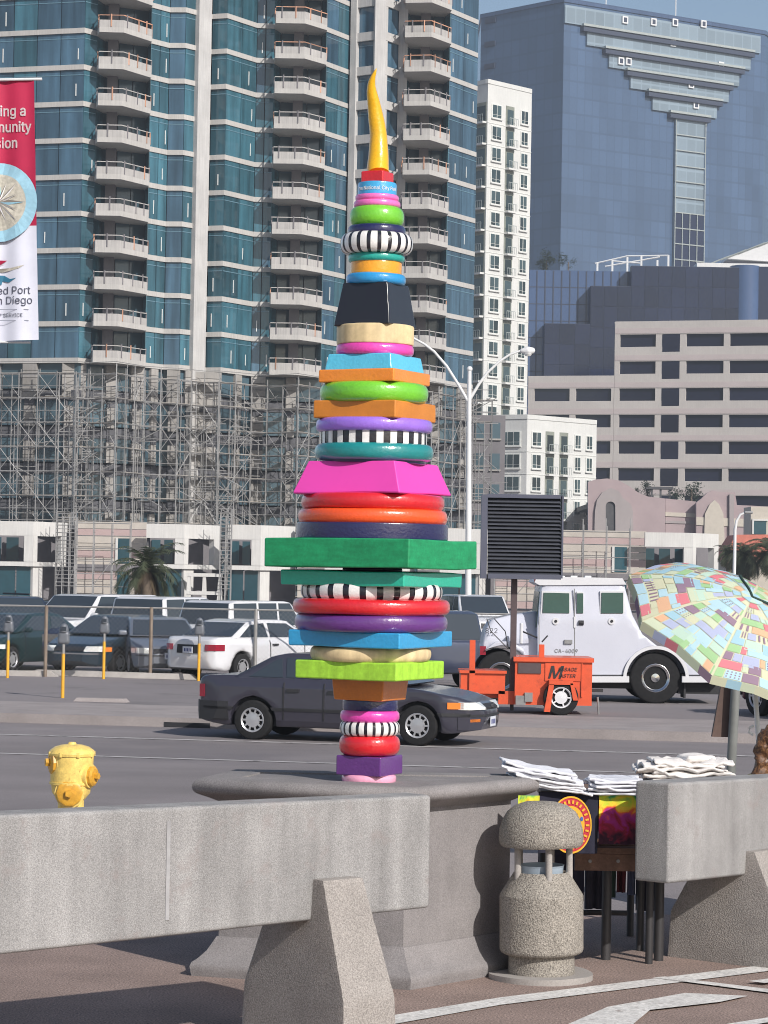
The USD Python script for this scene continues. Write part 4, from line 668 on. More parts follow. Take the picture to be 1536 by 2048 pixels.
def shirt_mesh(w, d, h, seed, curl=.0, amp=1.0):
    man = rbox(w, d, h, h * .48, 2).refine_to_length(.035); v, f = vf(man); u = v[:, 0] / w
    v[:, 2] += amp * (.020 * (meshkit.noise(v * 9 + seed, seed) - .5) + .014 * (meshkit.noise(v * 24 + seed, seed + 3) - .5)) + curl * np.clip(-u - .1, 0, 1) ** 2
    v[:, 0] += .03 * (meshkit.noise(np.stack([v[:, 1] * 5, v[:, 2] * 0, v[:, 0] * 0 + seed], -1), seed) - .5); v[:, 1] += .03 * (meshkit.noise(np.stack([v[:, 0] * 5, v[:, 2] * 0, v[:, 0] * 0 + seed], -1), seed + 5) - .5)
    return v, f
ORD = ['bottom', 'second from bottom', 'third from bottom', 'fourth from bottom', 'fifth from bottom', 'sixth from bottom', 'seventh from bottom', 'top']
def pile(px0, px1, n, dz, mtl, word, group, seed, w=None, spread=.02, tiltx=0.0, cat_='shirt', yoff=.11, Y=None, z0=None):
    Y = Y or TY; zt_p = z0 or zt; a, b = tbl(px0, 1588, Y)[0], tbl(px1, 1588, Y)[0]; w = b - a; r = random.Random(seed)
    for k in range(n):
        v, f = shirt_mesh(w * r.uniform(.88, 1.0), .40, dz * .95, seed + k, .05, 1.0 if mtl == 'shirt_white' else 2.2); v = v.copy(); v[:, 2] += tiltx * v[:, 0]
        o = rot((v, f), r.uniform(-.06, .06), ((a + b) / 2 + r.uniform(-1, 1) * spread - .012 * k * (1 if tiltx else 0), Y + yoff + r.uniform(-.02, .02), zt_p + dz * (k + .55) + abs(tiltx) * w * .30))
        nm = 'top' if k == n - 1 else ORD[k]
        last_p = solo('folded_shirt', o, mtl, f'{nm} folded {word}', cat_, 50, group)
    return (a + b) / 2, zt + dz * n, last_p
pile(1026, 1180, 8, .0175, 'shirt_white', 'white shirt in the fanned pile left above the urn', 'white shirts piled above the urn', 11, tiltx=-.15)
mx_, mz_, mp_ = pile(1176, 1288, 6, .0165, 'shirt_white', 'white shirt in the middle pile with blue print', 'white shirts in the middle pile', 31)
pile(1286, 1462, 7, .0235, 'shirt_cream', 'cream shirt in the crumpled pile behind the right barrier', 'cream shirts in the right pile', 51, spread=.05, yoff=.22, Y=TY2, z0=zt2)
v, f = shirt_mesh(.22, .2, .05, 77); solo('rolled_shirt', rot((v, f), .3, (tbl(1400, 1588, TY2)[0], TY2 + .2, zt2 + .185)), 'shirt_cream', 'rolled cream shirt on top of the right pile', 'shirt', 50)
def arc_print(cx, y, z, r0, r1, a0, a1, n=14):
    a = np.linspace(a0, a1, n + 1); V = np.array([(cx + r * math.cos(t), y + 0 * t, z + r * math.sin(t) * .35) for t in a for r in (r0, r1)]); F = []
    for i in range(n): F += [[2 * i, 2 * i + 1, 2 * i + 3], [2 * i, 2 * i + 3, 2 * i + 2]]
    return V, np.array(F)
for r0, r1 in ((.10, .106), (.13, .134)):
    v = arc_print(mx_, 0, 0, r0, r1, .2, PI - .2); V = v[0].copy(); V = np.stack([V[:, 0], TY - .05 + V[:, 2] * 4.0, np.full(len(V), mz_ + .014)], -1); usdkit.mesh(stage, free(mp_, 'print'), (V, v[1]), MAT['shirt_print'])
def hanging(name, px0, px1, yb, mtl, label, yy, seed, yt=1588):
    a, b, zb = tbl(px0, yb)[0], tbl(px1, yb)[0], tbl((px0 + px1) / 2, yb)[2]; nx, nz = 16, 14; V = []
    for s in (0, 1):
        for j in range(nz + 1):
            for i in range(nx + 1):
                u, w = i / nx, j / nz; z = zt + .012 + (zb - zt - .012) * w; V.append((a + (b - a) * u, yy - .008 * s - .02 * math.sin(u * 9 + seed) * w - .012 * math.sin(u * 21 + seed) * w, z))
    m = (nx + 1) * (nz + 1); F = []
    for j in range(nz):
        for i in range(nx):
            A = j * (nx + 1) + i; B, C, D = A + 1, A + nx + 2, A + nx + 1; F += [[A, C, B], [A, D, C], [m + A, m + B, m + C], [m + A, m + C, m + D]]
    t = Thing(name, label, 'shirt', ((a + b) / 2, yy, 0)); p = t.addw('cloth', (np.array(V), np.array(F)), mtl, True); return t, (a + b) / 2, p
tn, cx_s, pth = hanging('hanging_shirt', 1075, 1194, 1705, 'shirt_navy', 'navy shirt with a round red and gold print hanging off the table', TY - .02, 1)
mz = tbl(1140, 1648)[2]; rr_ = .142; cxs = tbl(1140, 1648)[0]
def disc(r0, r1, dy, m, nm, n=36, a0=0, a1=2 * PI):
    a = np.linspace(a0, a1, n + 1); V = np.array([(cxs + r * math.cos(t) * .95, TY - .062 - dy, mz + r * 1.3 * math.sin(t)) for t in a for r in (r0, r1)]); F = []
    for i in range(n): F += [[2 * i, 2 * i + 3, 2 * i + 1], [2 * i, 2 * i + 2, 2 * i + 3]]
    tn.addw(nm, (V, np.array(F)), m)
disc(0, rr_, 0, 'print_red', 'round_print'); disc(0, rr_ * .66, .003, 'print_gold', 'round_print'); disc(rr_ * .94, rr_, .003, 'print_gold', 'print_border')
for k in range(26):
    a = 2 * PI * k / 26; c = np.array([cxs + rr_ * .80 * math.cos(a) * .95, TY - .066, mz + rr_ * 1.3 * .80 * math.sin(a)]); disc_ = box(-.006, .006, -.001, .001, -.011, .011); v, f = vf(disc_); ca, sa = math.cos(a - PI / 2), math.sin(a - PI / 2); v = np.stack([v[:, 0] * ca - v[:, 2] * sa, v[:, 1], v[:, 0] * sa + v[:, 2] * ca], -1) + c
    tn.addw('print_mark', (v, f), 'print_gold')
for k, (dx, dz, w, h, m) in enumerate([(-.02, .02, .05, .03, 'print_red'), (.03, -.02, .035, .05, 'shirt_navy'), (-.045, -.04, .03, .02, 'print_lime'), (.07, .04, .02, .03, 'print_blue'), (0, -.08, .06, .015, 'print_red'), (.02, .07, .05, .015, 'shirt_navy')]):
    tn.addw('print_motif', wobble(prism(Point(0, 0).buffer(1, 6), 0, .002), .25, 1.3, k)[0] @ np.array([[w, 0, 0], [0, 0, h], [0, -1, 0]]) + [cxs + dx, TY - .070, mz + dz] if False else (vf(m3.Manifold.sphere(1, 16))[0] * [w / 2, .002, h / 2] + [cxs + dx, TY - .067, mz + dz], vf(m3.Manifold.sphere(1, 16))[1]), m)
hanging('hanging_shirt', 1196, 1284, 1688, 'tie_dye', 'tie dyed shirt in yellow, green and red hanging beside the navy shirt', TY - .015, 2)
hanging('hanging_shirt', 1030, 1072, 1632, 'tie_dye', 'edge of a yellow and green tie dyed shirt hanging left of the navy shirt', 16.46, 3)
# wooden bench below the shirts
BY = 17.05
bx0, bx1 = P(1150, 1720, BY)[0], P(1332, 1720, BY)[0]; bz = P(1220, 1706, BY)[2]
bw = Thing('wooden_bench', 'weathered brown wooden bench on dark posts below the hanging shirts', 'bench', ((bx0 + bx1) / 2, BY + .2, 0))
bw.addw('front_plank', box(bx0, bx1, BY, BY + .05, P(1220, 1742, BY)[2], bz - .008), 'bench_wood'); bw.addw('seat_plank', box(bx0, bx1, BY - .02, BY + .13, bz - .004, bz + .034), 'bench_wood'); bw.addw('seat_plank', box(bx0 + .1, bx1, BY + .15, BY + .30, bz + .0, bz + .038), 'bench_wood')
bw.addw('back_plank', box(P(1190, 1690, BY + .2)[0], bx1, BY + .32, BY + .36, P(1240, 1703, BY + .3)[2], P(1240, 1680, BY + .3)[2]), 'bench_wood')
for px in (1216, 1322): x = P(px, 1800, BY)[0]; bw.addw('post', tube((x, BY + .10, 0), (x, BY + .10, bz - .02), .032, n=12), 'dark_metal', 40)
for px in (1180, 1236): x, z = P(px, 1720, BY)[0], P(px, 1722, BY)[2]; bw.addw('bolt', tube((x, BY - .012, z), (x, BY, z), .012, n=8), 'galvanised', 40)
mat('bag_dark', (.03, .028, .05), .8, var=.3, vs=8); mat('bag_green', (.015, .04, .03), .8, var=.3); mat('bag_violet', (.03, .026, .055), .8, var=.3, vs=6)
mat('cloth_pale', (.12, .14, .24), .85, var=.2, vs=8); mat('cloth_red', (.10, .012, .02), .85, var=.3, vs=8)
for k, (a_, b_, yb, m, lab) in enumerate(((1090, 1186, 1832, 'bag_violet', 'dark violet shirt hanging in the shade at the back of the table'), (1188, 1226, 1850, 'bag_dark', 'black shirt added to fill the shadow between violet and green shirts'), (1228, 1254, 1826, 'bag_green', 'dark green shirt hanging in the shade at the back of the table'), (1255, 1276, 1816, 'cloth_red', 'dark red shirt hanging in the shade next to the green one'), (1278, 1296, 1822, 'cloth_pale', 'dull blue shirt hanging in the shade beside the right barrier'), (1297, 1352, 1856, 'bag_dark', 'black shirt added to fill the shadow behind the right barrier end'))):
    hanging('hanging_shirt', a_, b_, yb, m, lab, TY + .80 + .01 * k, 5 + k)  # shade behind the table is put into these dark cloth colours
# posts at the right
mat('timber_brown', (.105, .065, .052), .75, var=.2, vs=5, streak=.3); mat('post_grey', (.17, .175, .165), .6, var=.15, vs=5, streak=.2)
WD = 30.0
wp = [P(1444, 1340, WD), P(1470, 1340, WD), P(1466, 1478, WD), P(1424, 1473, WD)]
wtop, wbot = (P(1458, 1200, WD) + 0), P(1440, 1480, WD); zb_ = wbot[2]
def xat(pxs, y): return [P(p, y, WD)[0] for p in pxs]
xa, xb = xat((1424, 1466), 1474), xat((1447, 1474), 1345); zA, zB = P(1445, 1474, WD)[2], P(1458, 1345, WD)[2]; k = (0 - zA) / (zB - zA)
xg = [xa[i] + (xb[i] - xa[i]) * k for i in (0, 1)]; k2 = 1.55; xt = [xa[i] + (xb[i] - xa[i]) * k2 for i in (0, 1)]; zt_ = zA + (zB - zA) * k2
solo('timber_board', hexa([(xa[0], WD, zA), (xa[1], WD, zA), (xa[1], WD + .1, zA), (xa[0], WD + .1, zA), (xt[0], WD, zt_), (xt[1], WD, zt_), (xt[1], WD + .1, zt_), (xt[0], WD + .1, zt_)]), 'timber_brown', 'leaning brown timber board strapped to the grey post at right', 'board')
p0, p1 = P(1462, 1540, WD - .08), P(1472, 1360, WD - .08); e = (p1 - p0) / (p1[2] - p0[2]); solo('grey_post', tube(p0 + e * (-.15 - p0[2]), p0 + e * (1.95 - p0[2]), .055, n=14), 'post_grey', 'grey metal post behind the cream shirts at right', 'post', 40)
# umbrella
UD = 22.5
def umbrella_mat():
    n = {'tc': ('attribute', {'attribute': 'st'}), 'v': ('voronoi_texture', {'scale': 1.0, 'distance': 'chebychev'}) }
    return None
AP = P(1503.7, 1195.3, UD); t_u, a_u = .608, -.897; ax_ = np.array([math.sin(t_u) * math.cos(a_u), math.sin(t_u) * math.sin(a_u), math.cos(t_u)]); UR, UH = 1.032, .348
e1 = np.cross([0, 0, 1.0], ax_); e1 /= np.linalg.norm(e1); e2 = np.cross(ax_, e1)
um = Thing('patio_umbrella', 'tilted parasol with a bright patchwork print over the stall', 'umbrella', tuple(P(1513, 1516, UD) * [1, 1, 0]))
PC = dict(aqua=(.30, .56, .72), pale=(.60, .66, .46), green=(.30, .56, .22), orange=(.80, .40, .20), coral=(.74, .09, .16), plum=(.22, .08, .20), lilac=(.40, .44, .70), cream=(.66, .64, .42), mint=(.50, .70, .58), sky=(.42, .66, .80))
def cloth_mat(nm, c):
    n = {'c': ('color', {'value': c}), 'd': ('diffuse_bsdf', {'color': c}), 't': ('translucent_bsdf', {'color': c}), 'm': ('mix_closure', {'fac': .22})}
    MAT[nm] = usdkit.material(stage, '/World/Looks/' + nm, n, [('d.BSDF', 'm.closure1'), ('t.BSDF', 'm.closure2')], surface='m.closure')
for k_n, c in PC.items(): cloth_mat('umbrella_' + k_n, tuple(.74 * q + .26 * w for q, w in zip(c, (.62, .66, .60))))
NRIB = 8; PH = 1.451
def dome(r, a, out=0.0):
    """point of the canopy at radius r (0..1), angle a; cloth sags between the ribs"""
    s = (a - PH) / (2 * PI / NRIB); fr = abs(s - round(s)) * 2; chord = math.cos(PI / NRIB) / math.cos((s - math.floor(s) - .5) * 2 * PI / NRIB)
    rr2 = r * UR * (1 - (1 - chord) * min(1, r * 1.1)); drop = UH * (r ** 1.9) ; return AP - ax_ * (drop - .035 * fr * r - out) + (e1 * math.cos(a) + e2 * math.sin(a)) * rr2
rngU = random.Random(21)
canopy = {}
GR = 22
def panel_quads():
    for s in range(NRIB):
        a0, a1 = PH + 2 * PI / NRIB * s, PH + 2 * PI / NRIB * (s + 1)
        yield s, a0, a1
def emit(lst, r0, r1, aa, ab, out=.0, nr=2, na=3):
    V, F = [], []
    for i in range(nr + 1):
        for j in range(na + 1): V.append(dome(r0 + (r1 - r0) * i / nr, aa + (ab - aa) * j / na, out))
    for i in range(nr):
        for j in range(na):
            A = i * (na + 1) + j; B, C, D = A + 1, A + na + 2, A + na + 1; F += [[A, C, B], [A, D, C]]
    lst.append((np.array(V), np.array(F)))
base_l = {}
for s, a0, a1 in panel_quads():
    L_ = []; emit(L_, .02, 1.0, a0, a1, -.004, 14, 10)
    pp = um.addw('canopy_panel', L_[0], 'umbrella_cream', True)
    # the print: rectangular patches laid in the panel's own direction
    am_ = (a0 + a1) / 2; half = PI / NRIB; rows = 11; pats = {}
    for i in range(rows):
        r0 = .10 + .90 * i / rows; r1 = r0 + .90 / rows; wdt = 2 * r0 * UR * math.tan(half) + .02; x = -wdt / 2
        while x < wdt / 2:
            w = rngU.choice([.06, .09, .13, .17, .22]); xe = min(x + w, wdt / 2)
            kind = rngU.choices(['aqua', 'sky', 'green', 'orange', 'coral', 'plum', 'lilac', 'cream', 'mint', 'pale', 'dots', 'bars'], [16, 12, 12, 8, 8, 5, 10, 8, 6, 8, 9, 9])[0]
            gap = .005; rm = (r0 + r1) / 2
            an_ = lambda q, r=rm: am_ + max(-half, min(half, math.atan2(q, max(r * UR, .05))))
            A0, A1 = an_(x + gap), an_(xe - gap)
            if A1 - A0 > .01:
                if kind == 'bars':
                    m_ = max(2, int((xe - x) / .045))
                    for b in range(m_): emit(pats.setdefault('plum', []), r0 + .006, r1 - .010, A0 + (A1 - A0) * (b + .25) / m_, A0 + (A1 - A0) * (b + .6) / m_, .003, 1, 1)
                elif kind == 'dots':
                    emit(pats.setdefault('sky' if rngU.random() < .5 else 'pale', []), r0 + .004, r1 - .004, A0, A1, .002, 2, 2); m_ = max(2, int((xe - x) / .035))
                    for b in range(m_):
                        for c in range(3): emit(pats.setdefault('plum', []), r0 + (r1 - r0) * (.18 + .27 * c), r0 + (r1 - r0) * (.30 + .27 * c), A0 + (A1 - A0) * (b + .3) / m_, A0 + (A1 - A0) * (b + .65) / m_, .005, 1, 1)
                else: emit(pats.setdefault(kind, []), r0 + .004, r1 - .004 + rngU.choice([0, 0, .03]) * (r1 < .95), A0, A1, .002 + .0006 * rngU.random(), 2, 3)
            x = xe
    for kind, L_ in pats.items(): um.addw('print_patches', cat(L_), 'umbrella_' + kind, under=pp, kind='stuff')
    # valance
    for j in range(6):
        V = []
        for q in range(3): p = dome(1.0, a0 + (a1 - a0) * (j + q / 2) / 6); V += [p, p - ax_ * .05 + np.array([0, 0, -.03])]
        um.addw('valance', (np.array(V), np.array([[0, 1, 3], [0, 3, 2], [2, 3, 5], [2, 5, 4]])), 'umbrella_' + rngU.choice(['pale', 'green', 'aqua', 'cream', 'green', 'plum', 'sky', 'coral', 'lilac']), True)
    um.addw('rib', sweep([dome(r, a0, -.02) for r in np.linspace(.03, 1.0, 9)], .006, 5), 'white_metal', 40)
for s, a0, a1 in panel_quads():
    L_ = []; emit(L_, .0, .10, a0, a1, .006, 3, 4); um.addw('crown_patch', L_[0], 'umbrella_' + ['sky', 'pale', 'aqua', 'mint'][s % 4], True)
for a_s in (PH - .45, PH + 2 * PI / NRIB * 5 + .2): um.addw('seam', sweep([dome(r, a_s + .10 * math.sin(6 * r), .008) for r in np.linspace(.0, 1.0, 16)], [.013] * 15 + [.006], 6), 'bag_green', 40)
ub0 = P(1513, 1516, UD); ub1 = P(1500, 1385, UD); ed = (ub1 - ub0) / np.linalg.norm(ub1 - ub0)
um.addw('pole', tube(ub0 - ed * (ub0[2] / ed[2] + .02), AP - ax_ * .06 - np.array([0, 0, .0]), .022, n=12), 'lamp_white', 40)
um.addw('tilt_knob', sweep([P(1508, 1452, UD - .02), P(1499, 1456, UD - .02), P(1498, 1464, UD - .02), P(1506, 1470, UD - .02)], .012, 8), 'lamp_white', 40)
# vendor with long curly hair
VD = 19.4
hp_ = P(1553, 1492, VD); vs_ = Thing('person', 'person with long curly brown hair in an olive top sitting at the right edge', 'person', (hp_[0], VD, 0), group=None)
mat('skin', (.50, .27, .19), .55, var=.06); mat('olive_top', (.11, .10, .03), .85, var=.15, vs=12); mat('jeans', (.03, .045, .09), .85, var=.2, vs=12)
def hair_mat():
    n = {'g': ('geometry', {}), 'n': ('noise_texture', {'scale': 28.0, 'detail': 4.0, 'distortion': 2.0}), 'r': ('rgb_ramp', {'ramp': [(.3, (.045, .02, .01)), (.55, (.15, .07, .03)), (.75, (.36, .19, .08))]}), 'p': ('principled_bsdf', {'roughness': .45})}
    MAT['curly_hair'] = usdkit.material(stage, '/World/Looks/curly_hair', n, [('g.position', 'n.vector'), ('n.fac', 'r.fac'), ('r.color', 'p.base_color')], surface='p.BSDF')
hair_mat()
hx, hz_ = hp_[0], hp_[2]
def limb(a, b, r0, r1): return m3.Manifold.batch_hull([m3.Manifold.sphere(r0, 20).translate(tuple(a)), m3.Manifold.sphere(r1, 20).translate(tuple(b))])
def bodyof(parts, e=.03, it=6):
    m = parts[0]
    for q in parts[1:]: m = m + q
    return soften(m, e, it)
sh_z = hz_ - .27; hipz = .50
O = lambda x, y, z: (hx + x, VD + y, z)
torso = [limb(O(-.13, 0, hipz), O(.13, 0, hipz), .13, .13), limb(O(-.13, 0, hipz), O(-.14, .0, sh_z - .04), .12, .09), limb(O(.13, 0, hipz), O(.14, 0, sh_z - .04), .12, .09), limb(O(0, 0, hipz), O(0, 0, sh_z - .02), .14, .11), limb(O(-.16, 0, sh_z), O(.16, 0, sh_z), .07, .07),
         limb(O(-.19, 0, sh_z), O(-.25, -.05, sh_z - .28), .06, .048), limb(O(.19, 0, sh_z), O(.25, -.05, sh_z - .28), .06, .048)]
skin = [limb(O(0, 0, sh_z), O(0, -.01, hz_ - .06), .055, .055), m3.Manifold.sphere(.098, 28).scale((.86, 1.0, 1.15)).translate(O(0, 0, hz_)), limb(O(0, -.09, hz_ - .01), O(0, -.115, hz_ - .025), .014, .016), limb(O(-.02, -.085, hz_ - .065), O(.02, -.085, hz_ - .065), .014, .014),
        limb(O(-.25, -.05, sh_z - .28), O(-.12, -.26, sh_z - .34), .045, .032), limb(O(.25, -.05, sh_z - .28), O(.12, -.26, sh_z - .34), .045, .032)]
for sd in (-1, 1):
    w = np.array(O(sd * .12, -.26, sh_z - .34)); skin.append(limb(w, w + [-sd * .05, -.06, 0], .030, .034))
    for q in range(4): skin.append(limb(w + [-sd * (.05 + .0 * q) + .018 * (q - 1.5), -.07, 0], w + [-sd * .06 + .020 * (q - 1.5), -.14 + .008 * abs(q - 1.5), -.02], .010, .008))
    skin.append(limb(w + [sd * .02, -.04, 0], w + [sd * .035, -.09, .01], .011, .009))
vs_.addw('body', bodyof(skin, .02, 4), 'skin', 50); vs_.addw('top', bodyof(torso), 'olive_top', 50)
vs_.addw('trousers', bodyof([limb(O(sd * .10, 0, hipz - .03), O(sd * .12, -.42, hipz - .02), .095, .065) + limb(O(sd * .12, -.42, hipz - .02), O(sd * .12, -.38, .07), .065, .045) + limb(O(sd * .12, -.38, .05), O(sd * .12, -.54, .035), .045, .035) for sd in (-1, 1)]), 'jeans', 50)
for sd in (-1, 1): vs_.addw('eye', vf(m3.Manifold.sphere(.011, 12).translate(O(sd * .033, -.088, hz_ + .012))), 'trim_black', 50)
hm = [m3.Manifold.sphere(.125, 28).scale((1, 1, 1.08)).translate(O(0, .035, hz_ + .03))]
for sd in (-1, 1): hm += [limb(O(sd * .07, .02, hz_ + .03), O(sd * .13, .0, hz_ - .30), .075, .055)]
hm += [limb(O(0, .08, hz_), O(0, .10, hz_ - .34), .10, .09)]
v, f = bodyof(hm, .022, 2); d = meshkit.noise(v * 26, 4) - .5; c = v - np.array(O(0, .03, hz_ - .1)); v = v + c / np.linalg.norm(c, axis=1, keepdims=True) * (d * .05)[:, None]
vs_.addw('hair', (v, f), 'curly_hair', 60)
st = Thing('stool', 'small folding stool under the seated vendor', 'stool', (hx, VD, 0)); st.addw('seat', rot(rbox(.4, .36, .05, .02), 0, (hx, VD, .33)), 'bag_dark', 40)
for sx in (-.16, .16):
    for sy in (-.14, .14): st.addw('leg', tube((hx + sx, VD + sy, 0), (hx + sx * .9, VD + sy * .9, .32), .015, n=8), 'dark_metal', 40)
# ================================================================ glass tower under construction
def glassmat(nm, c, rough=.08, rnd=.25, var=.12, vs=.35, spec=.6, metal=0.0): return mat(nm, c, rough, metal, var=var, vs=vs, rnd=rnd, spec=spec)
mat('tower_glass_blue', (.048, .098, .145), .07, var=.12, vs=.35, rnd=.32, spec=.6, streak=.45, ss=(1.6, 1.6, .12)); mat('tower_glass_teal', (.038, .110, .145), .07, var=.12, vs=.35, rnd=.36, spec=.6, streak=.45, ss=(1.6, 1.6, .12)); glassmat('recess_glass', (.055, .095, .12), .12)
mat('tower_slab', (.43, .415, .395), .8, var=.08, vs=.4, streak=.1); mat('tower_pier', (.45, .44, .43), .8, var=.10, vs=.5, streak=.12); mat('parapet_concrete', (.40, .385, .37), .85, var=.10, vs=.6, streak=.15)
mat('column_brown', (.165, .155, .165), .8, var=.12, vs=.6); mat('rail_orange', (.42, .22, .14), .6, rnd=.5); mat('mullion_grey', (.20, .24, .26), .5, var=.05); mat('window_white', (.62, .63, .62), .5, var=.05); mat('stone_cream', (.29, .275, .258), .85, var=.14, vs=.8, streak=.1, rnd=.12); mat('stone_joint', (.16, .14, .12), .9)
mat('tower_core', (.06, .075, .09), .9); mat('ceiling_strip', (.12, .22, .28), .4)
FL = 3.03; ZB0 = 47.2                    # floor height, top of the slab whose edge is highest at left
TPX = lambda px, d: np.array([P(px, 300, d)[0], d])
NODES = [(-70, 216.6), (165, 213.6), (190, 214.8), (298, 217.4), (335, 219.2), (367, 219.1), (395, 220.4), (420, 221.6), (450, 221.1), (510, 224.9), (545, 225.1), (649, 225.9), (697, 229.7), (746, 228.2), (768, 228.4), (800, 230.6), (806, 230.6), (896, 231.4), (953, 236.2)]
NP = [TPX(*n) for n in NODES]
tw = Thing('glass_tower', 'tall teal glass apartment tower under construction with stacked balconies', 'tower', (float(NP[6][0]), 230.0, 0))
KIND = ['glass', 'glass', 'balcony', 'glass', 'glass', 'glass', 'pier', 'glass', 'glass', 'glass', 'balcony', 'glass', 'frame', 'corner', 'frame', 'pier', 'balcony', 'glass']
NPANE = [5, 1, 0, 2, 1, 1, 0, 1, 2, 2, 0, 2, 1, 0, 1, 0, 0, 2]
inn = lambda p, d=.0: np.array([p[0], p[1] + d])
BALC = {2: [(190, 214.6), (194, 213.0), (243, 213.1), (300, 216.6), (299, 217.4)], 10: [(545, 224.6), (547, 222.6), (606, 222.6), (650, 225.2), (649, 225.9)], 16: [(803, 230.2), (806, 227.6), (859, 227.2), (899, 230.2), (897, 231.4)]}
REC = {2: 1.7, 10: 1.7, 16: 1.8}
KS = list(range(-3, 10))
def line_pts(off):
    out = []
    for i, p in enumerate(NP): out.append((p[0], p[1] + off))
    return out
back = [(NP[-1][0] + .2, 262), (NP[0][0] - 3, 262)]
core_front = [(p[0], p[1] + 2.2) for p in NP]
tw.addw('core', prism(core_front[:-1] + [(NP[-1][0] - .1, NP[-1][1] + .4)] + back, 0.0, ZB0 + 4 * FL), 'tower_core')
for k in KS:
    z = ZB0 - FL * k
    pts = []
    for i, p in enumerate(NP):
        pts.append((p[0], p[1] - .16))
        if i in BALC: pts += [tuple(TPX(*q)) for q in BALC[i][1:-1]]
    m = prism(Polygon(pts + back).buffer(0), z - .42, z); tw.addw('floor_slab', m, 'tower_slab')
panes = 0; rngT = random.Random(5)
vis = [k for k in KS]
for k in vis:
    z1 = ZB0 - FL * k - .42; z0 = ZB0 - FL * (k + 1)
    if k == 9: continue
    for i, kd in enumerate(KIND):
        a, b = NP[i], NP[i + 1]
        if kd == 'glass':
            n = NPANE[i]
            for q in range(n):
                u0, u1 = q / n, (q + 1) / n; pa, pb = a + (b - a) * u0, a + (b - a) * u1; d = (pb - pa) / np.linalg.norm(pb - pa); g = .035
                mt_ = 'tower_glass_teal' if (i in (3, 5, 7, 8, 10) or (i == 0 and q == 2) or i in (1,)) else 'tower_glass_blue'
                if i == 9 or i == 11: mt_ = rngT.choice(['tower_glass_blue', 'tower_glass_teal'])
                w_ = wall(pa + d * g, pb - d * g, z0 + .02, z1, .06); pn_ = tw.addw('window', w_, mt_); panes += 1
                nrm = np.array([d[1], -d[0]])
                if z0 < 62: tw.addw('transom', wall(pa + d * g + nrm * .03, pb - d * g + nrm * .03, z1 - .44, z1 - .38, .03), 'ceiling_strip', under=pn_)
                if rngT.random() < .3:
                    c = pa + (pb - pa) * rngT.uniform(.2, .8) + nrm * .05; h_ = rngT.uniform(.9, 1.2); tw.addw('vent_frame', wall(c - d * .04, c + d * .04, z0 + .45, z0 + .45 + h_, .04), 'window_white', under=pn_)
        elif kd == 'balcony':
            r = REC[i]; d = (b - a) / np.linalg.norm(b - a); ra, rb = inn(a, r) + d * .5, inn(b, r) - d * .5
            for q in range(3): pa, pb = ra + (rb - ra) * q / 3, ra + (rb - ra) * (q + 1) / 3; tw.addw('balcony_door', wall(pa + d * .04, pb - d * .04, z0, z1, .05), 'recess_glass')
            tw.addw('side_glass', wall(a, ra, z0, z1, .05), 'tower_glass_teal'); tw.addw('side_glass', wall(rb, b, z0, z1, .05), 'tower_glass_teal')
            c = ra + (rb - ra) * (.22 if i == 2 else .45) + np.array([0, -r * .45]); tw.addw('column', box(c[0] - .42, c[0] + .42, c[1] - .3, c[1] + .3, z0, z1), 'column_brown')
for k in KS:
    z = ZB0 - FL * k
    for i in BALC:
        q = [TPX(*p) for p in BALC[i]]; bal = None
        for j in range(len(q) - 1):
            if np.linalg.norm(q[j + 1] - q[j]) < .2: continue
            p = tw.addw('balcony_parapet', wall(q[j], q[j + 1], z, z + .60, .14), 'parapet_concrete') if bal is None or j > 0 else bal
            bal = p
            L_ = np.linalg.norm(q[j + 1] - q[j]); n = max(1, int(L_ / 1.1)); d = (q[j + 1] - q[j]) / L_
            for s in range(n):
                c = q[j] + d * (L_ * (s + .5) / n + rngT.uniform(-.2, .2)) + np.array([0, .07]); tw.addw('rail_post', box(c[0] - .045, c[0] + .045, c[1] - .13, c[1] + .04, z + .05, z + 1.08 + rngT.uniform(-.05, .12)), 'rail_orange' if rngT.random() < (.7 if k < 1 else .4 if k < 4 else .15) else 'column_brown', under=p)
            tw.addw('hand_rail', wall(q[j] + [0, .05], q[j + 1] + [0, .05], z + .98, z + 1.05, .05), 'rail_orange' if k < 1 else 'parapet_concrete', under=p)
ztop, zlow = ZB0 + 3.5 * FL, ZB0 - 9 * FL
def pier(a, b, off=.45, z0=0.0, z1=None, nm='pier', m='tower_pier'): return tw.addw(nm, wall(a + np.array([0, -off]), b + np.array([0, -off]), z0, z1 or ztop, off + .4), m)
pier(NP[6] + [0.0, -.0], NP[7], .7)
pier(NP[12], NP[12] + (NP[13] - NP[12]) * .24, .55); pier(NP[13], NP[14], .55); pier(NP[15] - [.3, 0], NP[16] + [.25, 0], .6); pier(NP[14] , NP[14] + (NP[15] - NP[14]) * .12, .3)
for k in KS[:-1]:
    z1 = ZB0 - FL * k; z0 = z1 - FL
    for i in (12, 14):
        a, b = NP[i], NP[i + 1]
        tw.addw('spandrel', wall(a + [0, -.35], b + [0, -.35], z1 - .62, z1 + .14, .7), 'tower_pier'); w_ = tw.addw('window', wall(a, b, z0 + .14, z1 - .62, .06), 'tower_glass_blue')
        if rngT.random() < .5: c = a + (b - a) * .7; tw.addw('transom', wall(a + [0, -.04], b + [0, -.04], z1 - 1.06, z1 - 1.0, .03), 'ceiling_strip', under=w_)
